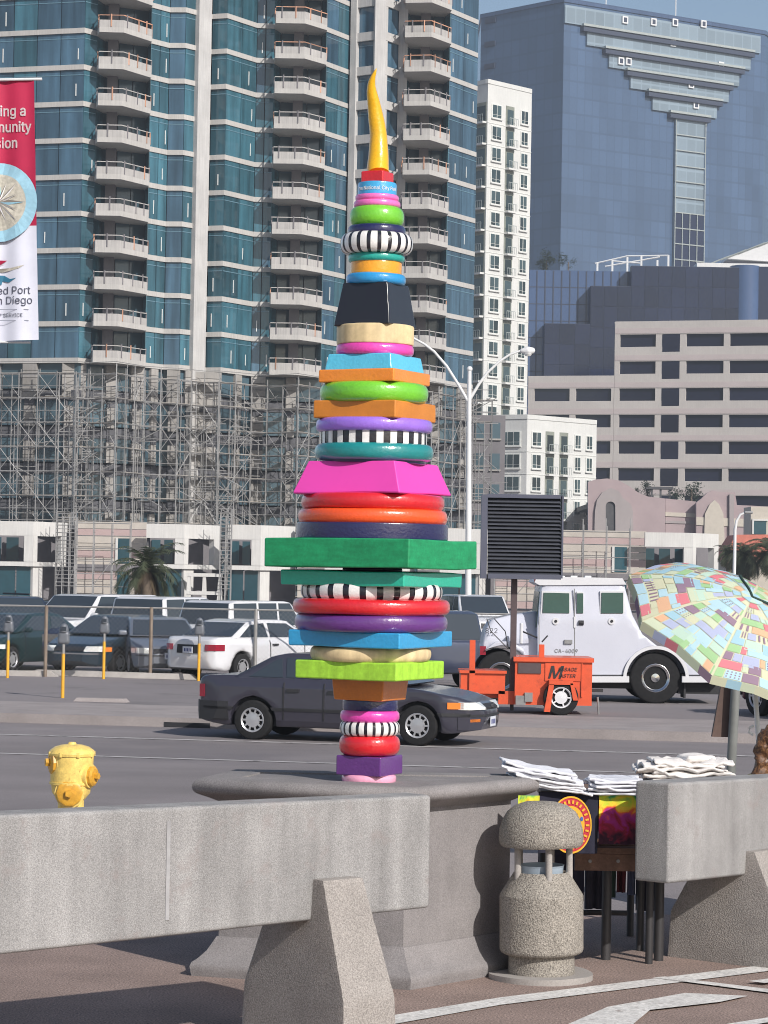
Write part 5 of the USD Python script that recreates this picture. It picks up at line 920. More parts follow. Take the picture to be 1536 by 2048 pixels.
# stone-clad lower storeys
mat('lower_dark', (.085, .085, .095), .8, var=.3, vs=1.2)
PXS = [p[0] for p in NODES]
def dpx(px): return float(np.interp(px, PXS, [n[1] for n in NODES]))
PIERS = [(-30, 8), (55, 82), (134, 182), (222, 243), (272, 298), (312, 326), (343, 369), (380, 452), (480, 493), (511, 540), (581, 601), (655, 700), (740, 760), (800, 828), (868, 893), (925, 953)]
zf_ = [zlow - .42 - FL * j for j in range(6)]
for a_, b_ in PIERS:
    a, b = TPX(a_, dpx(a_)), TPX(b_, dpx(b_)); a = a + [0, -.15]; b = b + [0, -.15]
    z = zlow - .44
    top_row = 0; wd = b - a; nrow = 0
    while z > 1.0:
        nrow += 1; lo = nrow > 5; gap_ = lo and (nrow % 5 in (0, 1))
        a2, b2 = (a + wd * .14, b - wd * .14) if lo else (a, b)
        tw.addw('stone_block', wall(a2 + [0, .25 * gap_], b2 + [0, .25 * gap_], z - .56, z - .02, .9), 'stone_cream' if not gap_ else 'lower_dark'); z -= .58
for j in range(6):
    z = zlow - FL * j
    for i in range(len(NP) - 1):
        a, b = NP[i] + [0, .35], NP[i + 1] + [0, .35]
        if z - FL > -1: tw.addw('lower_window', wall(a, b, max(0, z - FL + .55), z - .42, .05), 'recess_glass'); 
        if j: tw.addw('lower_spandrel', wall(a + [0, -.12], b + [0, -.12], z - .42, z + .40, .2), 'lower_dark')
# low annex wall right of the tower
an = Thing('annex_block', 'dull brown unfinished block behind scaffolding right of the glass tower', 'building', (P(965, 1000, 246)[0], 248, 0))
ax0, ax1 = P(938, 900, 244)[0], P(1010, 900, 244)[0]; azt = P(960, 830, 244)[2]
an.addw('wall', box(ax0, ax1, 244, 252, 0, azt), 'column_brown')
for j in range(5):
    z = azt - 2.2 - j * 2.9
    for x in (ax0 + .5, ax0 + 2.0): w_ = an.addw('window', box(x, x + .9, 243.9, 244.1, z, z + 1.5), 'recess_glass'); an.addw('sill', box(x - .1, x + 1.0, 243.8, 244.05, z - .15, z), 'stone_cream', under=w_)
# ================================================================ scaffolding
mat('scaffold_steel', (.29, .285, .28), .5, metal=.2, var=.3, vs=.8, rnd=.3); mat('scaffold_plank', (.36, .31, .25), .8, var=.2, rnd=.3)
scf = Thing('scaffolding', 'dense steel scaffolding wrapped round the lower storeys of the glass tower', 'scaffold', (float(NP[6][0]), 224, 0))
ztopS = P(300, 762, 219)[2]; LIFT = 2.0
path_px = [-60, 165, 190, 245, 300, 367, 420, 450, 545, 606, 650, 697, 768, 806, 859, 899, 960, 992]
path = []
for px in path_px:
    d = dpx(px) if px <= 953 else 238
    for i in BALC:
        x0_, x1_ = BALC[i][0][0], BALC[i][-1][0]
        if x0_ < px < x1_: d = min(d, np.interp(px, [q[0] for q in BALC[i]], [q[1] for q in BALC[i]]))
    path.append(TPX(px, d - 1.0))
def walk(off, step):
    out = []; acc = 0.0
    for i in range(len(path) - 1):
        a, b = path[i], path[i + 1]; L_ = np.linalg.norm(b - a); n = max(1, round(L_ / step)); d = (b - a) / L_; nr = np.array([d[1], -d[0]])
        for q in range(n): out.append(a + (b - a) * q / n + np.array([0, -off]))
    out.append(path[-1] + np.array([0, -off])); return out
inner, outer = walk(.0, 1.6), walk(1.25, 1.6)
nl = int(ztopS // LIFT); zs = [ztopS - LIFT * j for j in range(nl + 1)]
rest = []; led = 0
r7 = random.Random(77)
for cpx in [150, 158, 167, 176, 184, 196, 372, 380, 392, 402, 414, 424, 436, 446, 470, 486, 498, 655, 668, 690, 930, 940, 955, 968, 978] + [r7.uniform(-50, 985) for _ in range(26)]:
    q_s = TPX(cpx, dpx(min(cpx, 953)) - 1.7 - r7.uniform(0, .9)); rest.append(tube((*q_s, 0), (*q_s, ztopS - r7.choice([0, 0, 2, 4])), .04, n=4, caps=False))
    for _ in range(5): zq = r7.uniform(7, ztopS - 1); L_q = r7.uniform(.8, 2.4); rest.append(tube((q_s[0], q_s[1], zq), (q_s[0] + L_q, q_s[1] + r7.uniform(0, .5), zq + r7.choice([0, 0, .0, 1.2, -1.2])), .035, n=4, caps=False))
rs = random.Random(3)
for row in (inner, outer):
    for p in row: scf.addw('standard', tube((*p, 0), (*p, ztopS + rs.uniform(-.3, .9)), .045, n=5, caps=False), 'scaffold_steel')
for j, z in enumerate(zs):
    for i in range(len(outer) - 1):
        for row in (outer, inner):
            if row is outer and i % 1 == 0 and led < 200: scf.addw('ledger', tube((*row[i], z), (*row[i + 1], z), .035, n=4, caps=False), 'scaffold_steel'); led += 1
            else: rest.append(tube((*row[i], z), (*row[i + 1], z), .035, n=4, caps=False))
        rest.append(tube((*outer[i], z + .95), (*outer[i + 1], z + .95), .028, n=4, caps=False)); rest.append(tube((*outer[i], z), (*inner[min(i, len(inner) - 1)], z), .035, n=4, caps=False))
        if rs.random() < .33: rest.append(tube((*outer[i], z), (*outer[i + 1], z - LIFT), .026, n=4, caps=False)); rest.append(tube((*outer[i], z - LIFT), (*outer[i + 1], z), .026, n=4, caps=False))
        if rs.random() < .5: rest.append(tube((*inner[i], z), (*inner[i + 1], z - LIFT), .026, n=4, caps=False))
        if rs.random() < (.85 if j % 2 == 1 else .5):
            a, b = outer[i], outer[i + 1]; scf.addw('plank', hexa([(*(a + [0, .1]), z), (*(b + [0, .1]), z), (*(b + [0, .95]), z), (*(a + [0, .95]), z), (*(a + [0, .1]), z + .06), (*(b + [0, .1]), z + .06), (*(b + [0, .95]), z + .06), (*(a + [0, .95]), z + .06)]), 'scaffold_plank')
scf.addw('braces_and_rails', cat(rest), 'scaffold_steel', kind='stuff')
# ================================================================ podium: pale portal frames in front of the tower
PD = 206.0; PSx = FPX / PD
mat('podium_white', (.55, .54, .52), .8, var=.06, vs=.6, streak=.08); mat('podium_stone', (.44, .40, .355), .85, var=.10, vs=.7, rnd=.06); mat('podium_glass', (.020, .065, .085), .1, rnd=.3); mat('podium_dark', (.06, .06, .065), .7, var=.2)
mat('pink_stone', (.40, .30, .29), .85, var=.08, vs=.6)
def pp(px, py, d=PD): return P(px, py, d)
pod = Thing('podium', 'low pale podium with square portal frames in front of the scaffolded tower', 'building', (pp(500, 1200)[0], PD, 0))
zT = pp(768, 1055)[2]; zB_ = pp(768, 1084)[2]; zM = pp(768, 1136)[2]
def X(px, d=PD): return pp(px, 1100, d)[0]
def portal(pf0, pc, ps1, depth=3.2, low=True, side_post=14, front_post=(16, 18)):
    """front beam pf0..pc at PD, corner post at pc, lit side running back to ps1"""
    x0, xc, x1 = X(pf0), X(pc), X(ps1); db = PD + depth; x1 = X(ps1, db)
    zt = zT + RNG.uniform(-.03, .03)
    fw = (pf0, pc)
    pod.addw('beam', wall((x0, PD), (xc, PD), zB_, zt, .6), 'podium_white'); pod.addw('beam', wall((xc, PD + .002), (x1, db), zB_, zt, .6), 'podium_white')
    pod.addw('post', box(xc - .72, xc - .004, PD + .02, PD + .7, zM, zB_), 'podium_white')
    d = np.array([x1 - xc, depth]); d /= np.linalg.norm(d)
    e = np.array([x1, db]) - d * .7; pod.addw('post', wall(e, (x1, db), zM, zB_, .55), 'podium_white'); s_ = np.array([xc, PD + .01]); pod.addw('post', wall(s_, s_ + d * .5, zM, zB_, .5), 'podium_white')
    pod.addw('sill', wall((x0, PD + .05), (xc, PD + .05), zM - .35, zM, .7), 'podium_white'); pod.addw('sill', wall((xc, PD + .05), (x1, db + .05), zM - .35, zM, .6), 'podium_white')
    pod.addw('recess_wall', wall((x0, PD + 3.4), (x1, db + 2.6), 0, zB_ + .2, .3), 'column_brown'); 
    for q in range(3):
        a = x0 + (xc - x0) * (q + .15) / 3; b = x0 + (xc - x0) * (q + .85) / 3; pod.addw('window', box(a, b, PD + 3.25, PD + 3.38, zM + .1, zB_ - .1), 'podium_glass')
    a, b = x0, xc
    n = max(2, int((xc - x0) / 1.1))
    for q in range(n): pod.addw('window', box(a + (b - a) * q / n + .06, a + (b - a) * (q + 1) / n - .06, PD + .5, PD + .6, .3, zM - .4), 'podium_glass')
    pod.addw('post', wall((xc - .02, PD + .35), np.array([xc, PD + .35]) + d * 1.1, 0, zM - .36, .5), 'podium_white')
def recess(p0, p1, win=None):
    x0, x1 = X(p0, PD + 2), X(p1, PD + 2); y = PD + 2.0; z = 0.0; k = 0
    while z < zT - .3:
        pod.addw('stone_course', box(x0, x1, y - .02 * (k % 2), y + .5, z + .02, z + .56), 'podium_stone' if k % 3 else 'pink_stone'); z += .58; k += 1
    if win:
        a, b = X(win[0], y), X(win[1], y); pod.addw('window', box(a, b, y - .08, y - .04, zM, zB_ - .05), 'podium_glass'); pod.addw('window', box(a, b, y - .08, y - .04, .4, zM - .7), 'podium_glass'); pod.addw('window_jamb', box(a - .2, a, y - .12, y - .04, zM, zB_), 'podium_white')
    pod.addw('dark_band', box(x0, x1, y - .10, y - .06, zM - .62, zM - .1), 'column_brown')
portal(-40, 66, 134); recess(150, 292, (236, 262)); portal(292, 368, 440); portal(455, 521, 590); recess(596, 650, (610, 640)); portal(650, 760, 830); recess(836, 925, (850, 880)); portal(880, 960, 985, 2.0)
recess(992, 1292, (1229, 1254)); portal(1290, 1386, 1437)
pod.addw('roof_deck', box(X(-60), X(1290), PD + 3.9, PD + 7.5, zT - .5, zT - .2), 'podium_dark')
rs2 = random.Random(9)
for k, (a, b, y0) in enumerate([(112, 152, 1040), (150, 260, 1056), (440, 462, 1040), (1120, 1260, 1060), (990, 1080, 1060)]):
    s_ = Thing('scaffolding', ['narrow scaffold tower in front of the podium left of the palm', 'scaffold bay before the striped stone wall left of the palm', 'thin scaffold tower between the two portal frames', 'scaffold bay before the stone wall right of the message board', 'scaffold bay hidden mostly behind the message board'][k], 'scaffold', (X(a), PD - 1, 0))
    xa_, xb_ = X(a, PD - 1), X(b, PD - 1); n = max(2, round((xb_ - xa_) / (1.6 if b - a > 60 else .55))); zt = pp(a, y0, PD - 1)[2] + .8
    for i in range(n + 1):
        for yy in (PD - 1.2, PD - .3): x = xa_ + (xb_ - xa_) * i / n; s_.addw('standard', tube((x, yy, 0), (x, yy, zt + rs2.uniform(-.6, .3)), .04, n=5), 'scaffold_steel')
    z = 1.2
    while z < zt:
        for yy in (PD - 1.2, PD - .3): s_.addw('ledger', tube((xa_, yy, z), (xb_, yy, z), .032, n=4), 'scaffold_steel')
        if b - a < 60: s_.addw('ledger', tube((xa_, PD - 1.2, z + .3), (xb_, PD - 1.2, z + .3), .03, n=4), 'scaffold_steel')
        z += 1.0 if b - a > 60 else .6
    for i in range(n):
        if rs2.random() < .6: x = xa_ + (xb_ - xa_) * i / n; s_.addw('brace', tube((x, PD - 1.2, 1.2), (x + (xb_ - xa_) / n, PD - 1.2, 3.2), .026, n=4), 'scaffold_steel')
# lattice balcony beside the curved glass
lat = Thing('lattice_screen', 'small pale concrete lattice with four openings left of the curved glass bay', 'screen', (X(410), PD - .6, 0))
x0, x1 = X(374, PD - .6), X(446, PD - .6)
for z in (pp(410, 1150)[2], pp(410, 1186)[2]): lat.addw('beam', box(x0, x1, PD - .8, PD - .3, z - .14, z + .14), 'podium_white')
for x in (x0 + .2, (x0 + x1) / 2, x1 - .2): lat.addw('fin', hexa([(x - .22, PD - .75, 0), (x + .22, PD - .75, 0), (x + .22, PD - .35, 0), (x - .22, PD - .35, 0), (x - .12, PD - .75, pp(410, 1150)[2] - .14), (x + .12, PD - .75, pp(410, 1150)[2] - .14), (x + .12, PD - .35, pp(410, 1150)[2] - .14), (x - .12, PD - .35, pp(410, 1150)[2] - .14)]), 'podium_white')
# ================================================================ white condominium tower and its low wing
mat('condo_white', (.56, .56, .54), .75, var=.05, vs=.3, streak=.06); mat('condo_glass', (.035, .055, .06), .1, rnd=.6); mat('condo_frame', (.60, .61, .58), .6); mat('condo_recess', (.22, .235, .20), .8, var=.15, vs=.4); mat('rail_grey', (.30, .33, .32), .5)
def condo(name, label, cat_, A, B, C, zt, floors, z_first, left_cols, right_cols, top_extra=0.0, fl=3.0, zfA=None):
    """A left end, B near corner, C right end (plan); columns: (u0, u1, kind)"""
    A, B, C = (np.array(q[:2]) for q in (A, B, C)); t = Thing(name, label, cat_, (B[0], B[1] + 8, 0)); D = A + (C - B) * 1.0
    t.addw('wall', prism([tuple(A), tuple(B), tuple(C), tuple(D + (C - B) * .0)], 0, zt), 'condo_white'); 
    t.addw('parapet', cat(wall(A + [0, -.12], B + [0, -.12], zt - .25, zt + .35, .5), wall(B + [.0, -.12], C + [.02, -.12], zt - .25, zt + .35, .5)), 'condo_white')
    for side, (p, q, cols) in enumerate(((A, B, left_cols), (B, C, right_cols))):
        d = (q - p); L_ = np.linalg.norm(d); d /= L_; n = np.array([d[1], -d[0]])
        for f_i in range(floors):
            z = z_first - fl * f_i
            if z < 1: break
            for u0, u1, kd in cols:
                a, b = p + d * L_ * u0, p + d * L_ * u1
                if kd == 'w':
                    fr = t.addw('window_frame', wall(a - d * .12 + n * .10, b + d * .12 + n * .10, z - .12, z + 1.85, .12), 'condo_frame'); W = np.linalg.norm(b - a); m = 3 if W > 2.6 else 2
                    for k in range(m): t.addw('pane', wall(a + d * (W * k / m + .06) + n * .13, a + d * (W * (k + 1) / m - .06) + n * .13, z + .42, z + 1.72, .05), 'condo_glass', under=fr); t.addw('pane', wall(a + d * (W * k / m + .06) + n * .13, a + d * (W * (k + 1) / m - .06) + n * .13, z + .0, z + .36, .05), 'condo_glass', under=fr)
                    t.addw('sill', wall(a - d * .2 + n * .25, b + d * .2 + n * .25, z - .28, z - .13, .24), 'condo_white')
                elif kd == 'b':   # recessed balcony: dark opening, slab and railing
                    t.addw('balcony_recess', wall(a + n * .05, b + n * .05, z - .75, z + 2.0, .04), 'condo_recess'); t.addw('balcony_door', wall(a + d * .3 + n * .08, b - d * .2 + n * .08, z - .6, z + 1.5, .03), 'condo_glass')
                    t.addw('balcony_slab', wall(a + n * .75, b + n * .75, z - 1.0, z - .74, .74), 'condo_white'); t.addw('railing', wall(a + n * .78, b + n * .78, z + .18, z + .26, .05), 'rail_grey'); m = max(3, int(np.linalg.norm(b - a) / .35))
                    t.addw('balusters', cat([wall(a + d * (np.linalg.norm(b - a) * k / m) + n * .78, a + d * (np.linalg.norm(b - a) * k / m + .05) + n * .78, z - .74, z + .2, .04) for k in range(m + 1)]), 'rail_grey', kind='stuff')
                elif kd == 'p': t.addw('pilaster', wall(a + n * .45, b + n * .45, z - .95, z + 2.05, .44), 'condo_white')
            t.addw('floor_line', wall(p + n * .06, q + n * .06, z - .92, z - .84, .05), 'condo_frame')
    return t
CD = 359.0
def cz(px, py, d): return P(px, py, d)[2]
cA, cB, cC = P(938, 300, 362), P(974, 300, CD), P(1062, 300, 366)
ct = condo('white_high_rise', 'narrow white apartment high rise with balconies between the glass towers', 'apartment tower', cA, cB, cC, cz(975, 163, CD), 16, cz(990, 232, CD), [(.15, .95, 'b')], [(.10, .30, 'w'), (.41, .60, 'b'), (.76, .91, 'w')])
cw_ = P(1062, 185, 366)[2]
C2 = 346.0
A2, B2, C2_ = P(984, 950, 348.5), P(1053, 950, C2), P(1192, 950, 356)
condo('white_apartment_block', 'lower white apartment block above the message board', 'apartment block', A2, B2, C2_, cz(1053, 834, C2), 7, cz(1020, 889, C2), [(.26, .80, 'w')], [(.07, .19, 'w'), (.26, .38, 'b'), (.46, .58, 'b'), (.68, .76, 'w'), (.85, .93, 'w')])
# ================================================================ beige office with dark window bands
OD = 400.0
mat('office_beige', (.44, .41, .385), .85, var=.06, vs=.25, streak=.06); mat('office_pink', (.43, .375, .365), .85, var=.05, vs=.3); mat('office_glass', (.012, .014, .028), .12, rnd=.3, var=.1)
of_slope = -.30
def oy(px): return OD + of_slope * (P(px, 800, OD)[0] - P(1228, 800, OD)[0])
def op(px, py): return P(px, py, oy(px))
of = Thing('office_building', 'stepped beige office block with dark ribbon windows at right', 'office', (op(1300, 800)[0], OD, 0))
def oxy(px, off=0.0): q = op(px, 800); return np.array([q[0], q[1] + off])
a, m_, b = oxy(1056), oxy(1228), oxy(1640)
zhi, zlo = op(1230, 643)[2], op(1060, 752)[2]
def bandz(py): return op(1300, py)[2]
rows_c = [681, 735, 789, 842, 895, 949, 1003]; hh_ = 12.6
def run(p0, p1, zt, rows, wins):
    A_, B_ = oxy(p0), oxy(p1); zs_ = []
    of.addw('back_wall', wall(oxy(p0, .9), oxy(p1, .9), 0, zt, 14), 'office_beige')
    prev = zt
    for ri, r in enumerate(rows):
        z1, z0 = bandz(r - hh_), bandz(r + hh_)
        s_ = of.addw('spandrel', wall(A_, B_, z1, prev, .9), 'office_beige'); of.addw('spandrel_band', wall(A_ + [0, -.05], B_ + [0, -.05], z1 + .12, z1 + .95, .049), 'office_pink', under=s_)
        last = p0
        for w0, w1, kd in wins:
            of.addw('pier', wall(oxy(last), oxy(w0), z0, z1, .9), 'office_beige')
            if kd == 'r': of.addw('window', wall(oxy(w0, .45), oxy(w1, .45), z0, z1, .06), 'office_glass')
            else: of.addw('window', wall(oxy(w0, -.06), oxy(w1, -.06), z0 - .8, z1 - .06, .5), 'office_glass')
            last = w1
        of.addw('pier', wall(oxy(last), oxy(p1), z0, z1, .9), 'office_beige'); prev = z0
    of.addw('spandrel', wall(A_, B_, 0, prev, .9), 'office_beige')
run(1228, 1640, zhi, rows_c, [(1238, 1310, 'r'), (1323, 1358, 's'), (1371, 1446, 'r'), (1458, 1560, 'r')])
run(1056, 1227.5, zlo, rows_c[2:], [(1068, 1139, 'r'), (1151, 1222, 'r')])
# ================================================================ dark glass office behind it, with its roof things
mat('navy_glass', (.010, .015, .040), .10, var=.15, vs=.15, rnd=.25); mat('blue_glass', (.050, .085, .17), .12, var=.08, vs=.1, rnd=.2); mat('dark_mullion', (.03, .04, .07), .5)  # navy and blue tones hold the mirrored building and sky in the colour
DD = 452.0
dg = Thing('dark_glass_office', 'dark navy mirrored glass office block behind the beige office', 'office', (P(1300, 600, DD)[0], DD, 0))
def dxy(px, off=0.0): q = P(px, 600, DD + off); return np.array([q[0], DD + off])
def dzz(py, px=1300): return P(px, py, DD)[2]
dg.addw('wing_wall', wall(dxy(1052, 3.0), dxy(1300, 3.0), 0, dzz(537, 1150), 20), 'blue_glass', label='lighter blue glass wall toned as mirrored sky')
for k in range(13):
    x = dxy(1056 + k * 16.5, 2.9); dg.addw('mullion', wall(x, x + [.18, 0], dzz(800), dzz(538, 1150), .08), 'dark_mullion')
for k in range(6): dg.addw('floor_line', wall(dxy(1052, 2.95), dxy(1262, 2.95), dzz(572 + 34 * k, 1150), dzz(570.5 + 34 * k, 1150), .04), 'dark_mullion')
for p0, p1, yt in ((1262, 1478, 533), (1181, 1262, 572), (1090, 1181, 647)):  # made-up stepped volumes: outline of a mirrored neighbour built as dark glass
    n = max(2, int((p1 - p0) / 27))
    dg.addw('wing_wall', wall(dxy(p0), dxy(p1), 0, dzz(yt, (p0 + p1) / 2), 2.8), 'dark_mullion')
    for q in range(n):
        for r in range(7):
            zt = dzz(yt, (p0 + p1) / 2) - .1 - r * 3.6
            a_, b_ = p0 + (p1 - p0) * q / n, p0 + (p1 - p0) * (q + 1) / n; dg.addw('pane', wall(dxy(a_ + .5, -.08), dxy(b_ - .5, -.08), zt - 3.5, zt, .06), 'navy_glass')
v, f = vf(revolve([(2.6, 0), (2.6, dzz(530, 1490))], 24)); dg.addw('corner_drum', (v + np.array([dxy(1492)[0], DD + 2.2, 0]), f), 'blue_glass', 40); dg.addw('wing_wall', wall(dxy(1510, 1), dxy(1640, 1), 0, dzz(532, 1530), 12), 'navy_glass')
pg = Thing('roof_pergola', 'white steel pergola frame on the roof of the dark glass office', 'pergola', (P(1270, 520, DD)[0], DD + 6, dzz(537)))
mat('roof_white', (.62, .62, .62), .6, var=.06)
for px, yt in ((1195, 524), (1225, 520), (1255, 514), (1283, 512), (1315, 520), (1337, 510)):
    q = P(px, yt, DD + 6); pg.addw('column', box(q[0] - .16, q[0] + .16, DD + 6, DD + 6.3, dzz(540), q[2]), 'roof_white')
for a_, b_ in (((1190, 527), (1255, 512)), ((1255, 512), (1337, 511)), ((1210, 533), (1320, 514)), ((1225, 522), (1283, 527))):
    pg.addw('rafter', tube(P(*a_, DD + 6.1), P(*b_, DD + 6.1), .13, n=4), 'roof_white')
rf = Thing('pavilion_roof', 'pale pitched roof with glazed ribs at the right edge above the dark office', 'roof', (P(1470, 520, DD)[0], DD + 12, dzz(530)))
rf.addw('fascia', wall(P(1394, 520, DD + 8)[:2], P(1640, 520, DD + 8)[:2], dzz(530, 1450), dzz(515, 1450), 5), 'roof_white')
a_, b_, c_ = P(1455, 517, DD + 9), P(1640, 448, DD + 9), P(1640, 530, DD + 9); rf.addw('gable', prism([(0, 0), (1, 0), (1, 1)], 0, 1)[0] @ np.array([[0, 0, 0]] * 3) + 0 if False else hexa([tuple(a_), tuple(c_), tuple(c_ + [0, 12, 0]), tuple(a_ + [0, 12, 0]), tuple(a_ + [0, 0, .4]), tuple(b_), tuple(b_ + [0, 12, 0]), tuple(a_ + [0, 12, .4])]), 'roof_white')
for k in range(5): t_ = k / 5; p_ = a_ * (1 - t_) + b_ * t_; rf.addw('rib', tube(p_ + [0, -.2, .3], p_ + [-4.5, -.2, -1.6], .12, n=4), 'rail_grey')
# ================================================================ big blue glass tower with stepped bands
HDt = 560.0
def hg_mat(nm, c, gx, gz, line, rough=.14):
    n = {'g': ('geometry', {}), 's': ('separate_xyz', {}), 'mx': ('math', {'math_type': 'multiply', 'value2': 1 / gx}), 'mz': ('math', {'math_type': 'multiply', 'value2': 1 / gz}), 'fx': ('math', {'math_type': 'fraction'}), 'fz': ('math', {'math_type': 'fraction'}), 'lx': ('math', {'math_type': 'less_than', 'value2': .10}), 'lz': ('math', {'math_type': 'less_than', 'value2': .12}),
         'mm': ('math', {'math_type': 'maximum'}), 'fxl': ('math', {'math_type': 'floor'}), 'fzl': ('math', {'math_type': 'floor'}), 'cc': ('combine_xyz', {}), 'wn': ('noise_texture', {'scale': .37, 'detail': 0.0}), 'mr': ('map_range', {'from_min': .3, 'from_max': .7, 'to_min': .86, 'to_max': 1.14}), 'h': ('hsv', {'color': c}), 'x': ('mix_color', {'b': tuple(k * line for k in c)}), 'hf': ('math', {'math_type': 'multiply', 'value2': .6}), 'p': ('principled_bsdf', {'roughness': rough, 'specular_ior_level': .7})}
    l = [('g.position', 's.vector'), ('s.x', 'mx.value1'), ('s.z', 'mz.value1'), ('mx.value', 'fx.value1'), ('mz.value', 'fz.value1'), ('fx.value', 'lx.value1'), ('fz.value', 'lz.value1'), ('lx.value', 'mm.value1'), ('lz.value', 'mm.value2'), ('mx.value', 'fxl.value1'), ('mz.value', 'fzl.value1'), ('fxl.value', 'cc.x'), ('fzl.value', 'cc.z'), ('cc.vector', 'wn.vector'), ('wn.fac', 'mr.value'), ('mr.result', 'h.value'), ('h.color', 'x.a'), ('mm.value', 'hf.value1'), ('hf.value', 'x.fac'), ('x.result', 'p.base_color')]
    MAT[nm] = usdkit.material(stage, '/World/Looks/' + nm, n, l, surface='p.BSDF')
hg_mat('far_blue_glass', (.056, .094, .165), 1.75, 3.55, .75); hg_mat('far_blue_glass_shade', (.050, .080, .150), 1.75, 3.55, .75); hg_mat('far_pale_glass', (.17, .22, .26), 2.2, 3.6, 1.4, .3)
ht = Thing('blue_glass_tower', 'huge blue mirrored glass tower with stepped pale bands at upper right', 'tower', (P(1300, 300, HDt)[0], HDt + 20, 0))
def hxy(px, d=HDt): q = P(px, 300, d); return (q[0], d)
ztl = P(1130, 4, HDt)[2]
h0, h1, h2, h3 = hxy(958, 578), hxy(1124, HDt), hxy(1527, 590), hxy(1640, 640)
poly = [h0, h1, h2, h3, (h3[0], 720), (h0[0], 720)]
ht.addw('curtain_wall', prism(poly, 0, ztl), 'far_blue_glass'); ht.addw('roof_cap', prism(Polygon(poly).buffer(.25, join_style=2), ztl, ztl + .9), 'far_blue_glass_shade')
hd_ = np.array(h2) - np.array(h1); hL = np.linalg.norm(hd_); hd_ /= hL; hn = np.array([hd_[1], -hd_[0]])
def fu(px, py=100):   # photo column -> metres along the front face
    r = ray(px, py); A_ = np.array([[r[0], -hd_[0]], [r[1], -hd_[1]]]); t_, s_ = np.linalg.solve(A_, np.array(h1)); return s_, EYE + r[2] * t_
def fp(s, o=0.0): return np.array(h1) + hd_ * s + hn * o
for k, (p0, p1, y0, y1) in enumerate([(1128, 1519, 10, 46), (1172, 1499, 56, 91), (1216, 1476, 99, 135), (1259, 1455, 142, 177), (1303, 1431, 185, 220)]):
    s0, zt = fu(p0, y0); s1, _ = fu(p1, y1); _, zb = fu(p0, y1)
    bd = ht.addw('stepped_band', wall(fp(s0, .5), fp(s1, .5), zb, zt, .49), 'far_pale_glass'); ht.addw('band_ledge', wall(fp(s0 + 4.5, 1.3), fp(s1 - 2.2, 1.3), zb - .15, zb + .35, 1.28), 'rail_grey', under=bd); ht.addw('band_soffit', wall(fp(s0 + 4.5, 1.25), fp(s1 - 2.2, 1.25), zb - 1.3, zb - .42, 1.2), 'dark_mullion', under=bd)  # dark strip below each ledge stands in for its shadow
s0, zt = fu(1349, 228); s1, _ = fu(1408, 228); _, zb = fu(1345, 540)
st_ = ht.addw('glazed_strip', wall(fp(s0, .4), fp(s1, .4), zb, zt, .39), 'far_pale_glass')
_, zd = fu(1345, 425); ht.addw('dark_strip', wall(fp(s0 + .1, .6), fp(s1 - .1, .6), zb, zd, .19), 'navy_glass')
for j in range(10): z = zt - 1.2 - j * (zt - zb) / 10; ht.addw('strip_bar', wall(fp(s0, .78), fp(s1, .78), z, z + .22, .17), 'rail_grey', under=st_)
for j in range(5): s_ = s0 + (s1 - s0) * j / 4; ht.addw('strip_bar', wall(fp(s_ - .09, .80), fp(s_ + .09, .80), zb, zd if 0 < j < 4 else zt, .15), 'rail_grey', under=st_)
for px, py in ((1246, 41), (1303, 45), (1346, 46), (1403, 49), (1342, 87), (1238, 123), (1253, 124), (1438, 132), (1378, 170), (1388, 211)):
    s_, z = fu(px, py); w_ = ht.addw('small_window', wall(fp(s_ - .75, .9), fp(s_ + .75, .9), z - .8, z + .8, .35), 'roof_white'); ht.addw('pane', wall(fp(s_ - .42, .95), fp(s_ + .42, .95), z - .5, z + .5, .04), 'dark_mullion', under=w_)
d0 = np.array(h1) - np.array(h0); d0 /= np.linalg.norm(d0); n0 = np.array([d0[1], -d0[0]])
for py in (45, 92, 136):
    p_ = np.array(h0) + d0 * 3.0; ht.addw('side_vent', wall(p_ + n0 * .3 - d0 * 1.6, p_ + n0 * .3 + d0 * 1.6, P(970, py + 5, 578)[2], P(970, py - 5, 578)[2], .28), 'dark_mullion')
for px in (1227, 1367): p_ = fp(fu(px)[0], -3); ht.addw('mast', tube((*p_, ztl), (*p_, ztl + 6), .12, n=5), 'roof_white')
# ================================================================ pink arched hall
KD = 330.0
mat('hall_pink', (.33, .262, .268), .85, var=.07, vs=.4); mat('hall_mauve', (.30, .268, .266), .85, var=.07, vs=.4); mat('hall_cream', (.46, .42, .36), .85, var=.06)
hl = Thing('arched_hall', 'low pink hall with a curved gable and an arched opening at right', 'hall', (P(1300, 1000, KD)[0], KD, 0))
def kp(px, py, d=KD): q = P(px, py, d); return q[0], q[2]
def facade(name, pts, th, m, d=KD, holes=(), under=None):
    pts = [kp(*p, d) for p in pts]; g = Polygon(pts, [[kp(*p, d) for p in h] for h in holes]); v, f = prism(g.buffer(0), 0, th); return hl.addw(name, (np.stack([v[:, 0], d - v[:, 2] + th, v[:, 1]], -1), f), m, under=under)
ar = [(1212, 1062)] + [(1221 + 9.5 * math.cos(t), 1012 - 9 * math.sin(t)) for t in np.linspace(PI, 0, 9)] + [(1231, 1062)]
sur = [(1188, 1062), (1190, 1022), (1194, 1000), (1205, 984), (1222, 976), (1238, 982), (1246, 996), (1262, 1008), (1266, 1022), (1268, 1062)]
gp = [(1176, 1062), (1176, 964), (1190, 959), (1215, 957), (1238, 961), (1258, 972), (1278, 986), (1296, 993), (1330, 997), (1330, 1062)]
facade('gable_wall', gp + [(1330, 1220), (1176, 1220)] if False else [(1176, 1230), (1176, 964), (1190, 959), (1215, 957), (1238, 961), (1258, 972), (1278, 986), (1296, 993), (1330, 997), (1330, 1230)], 1.0, 'hall_pink', KD)
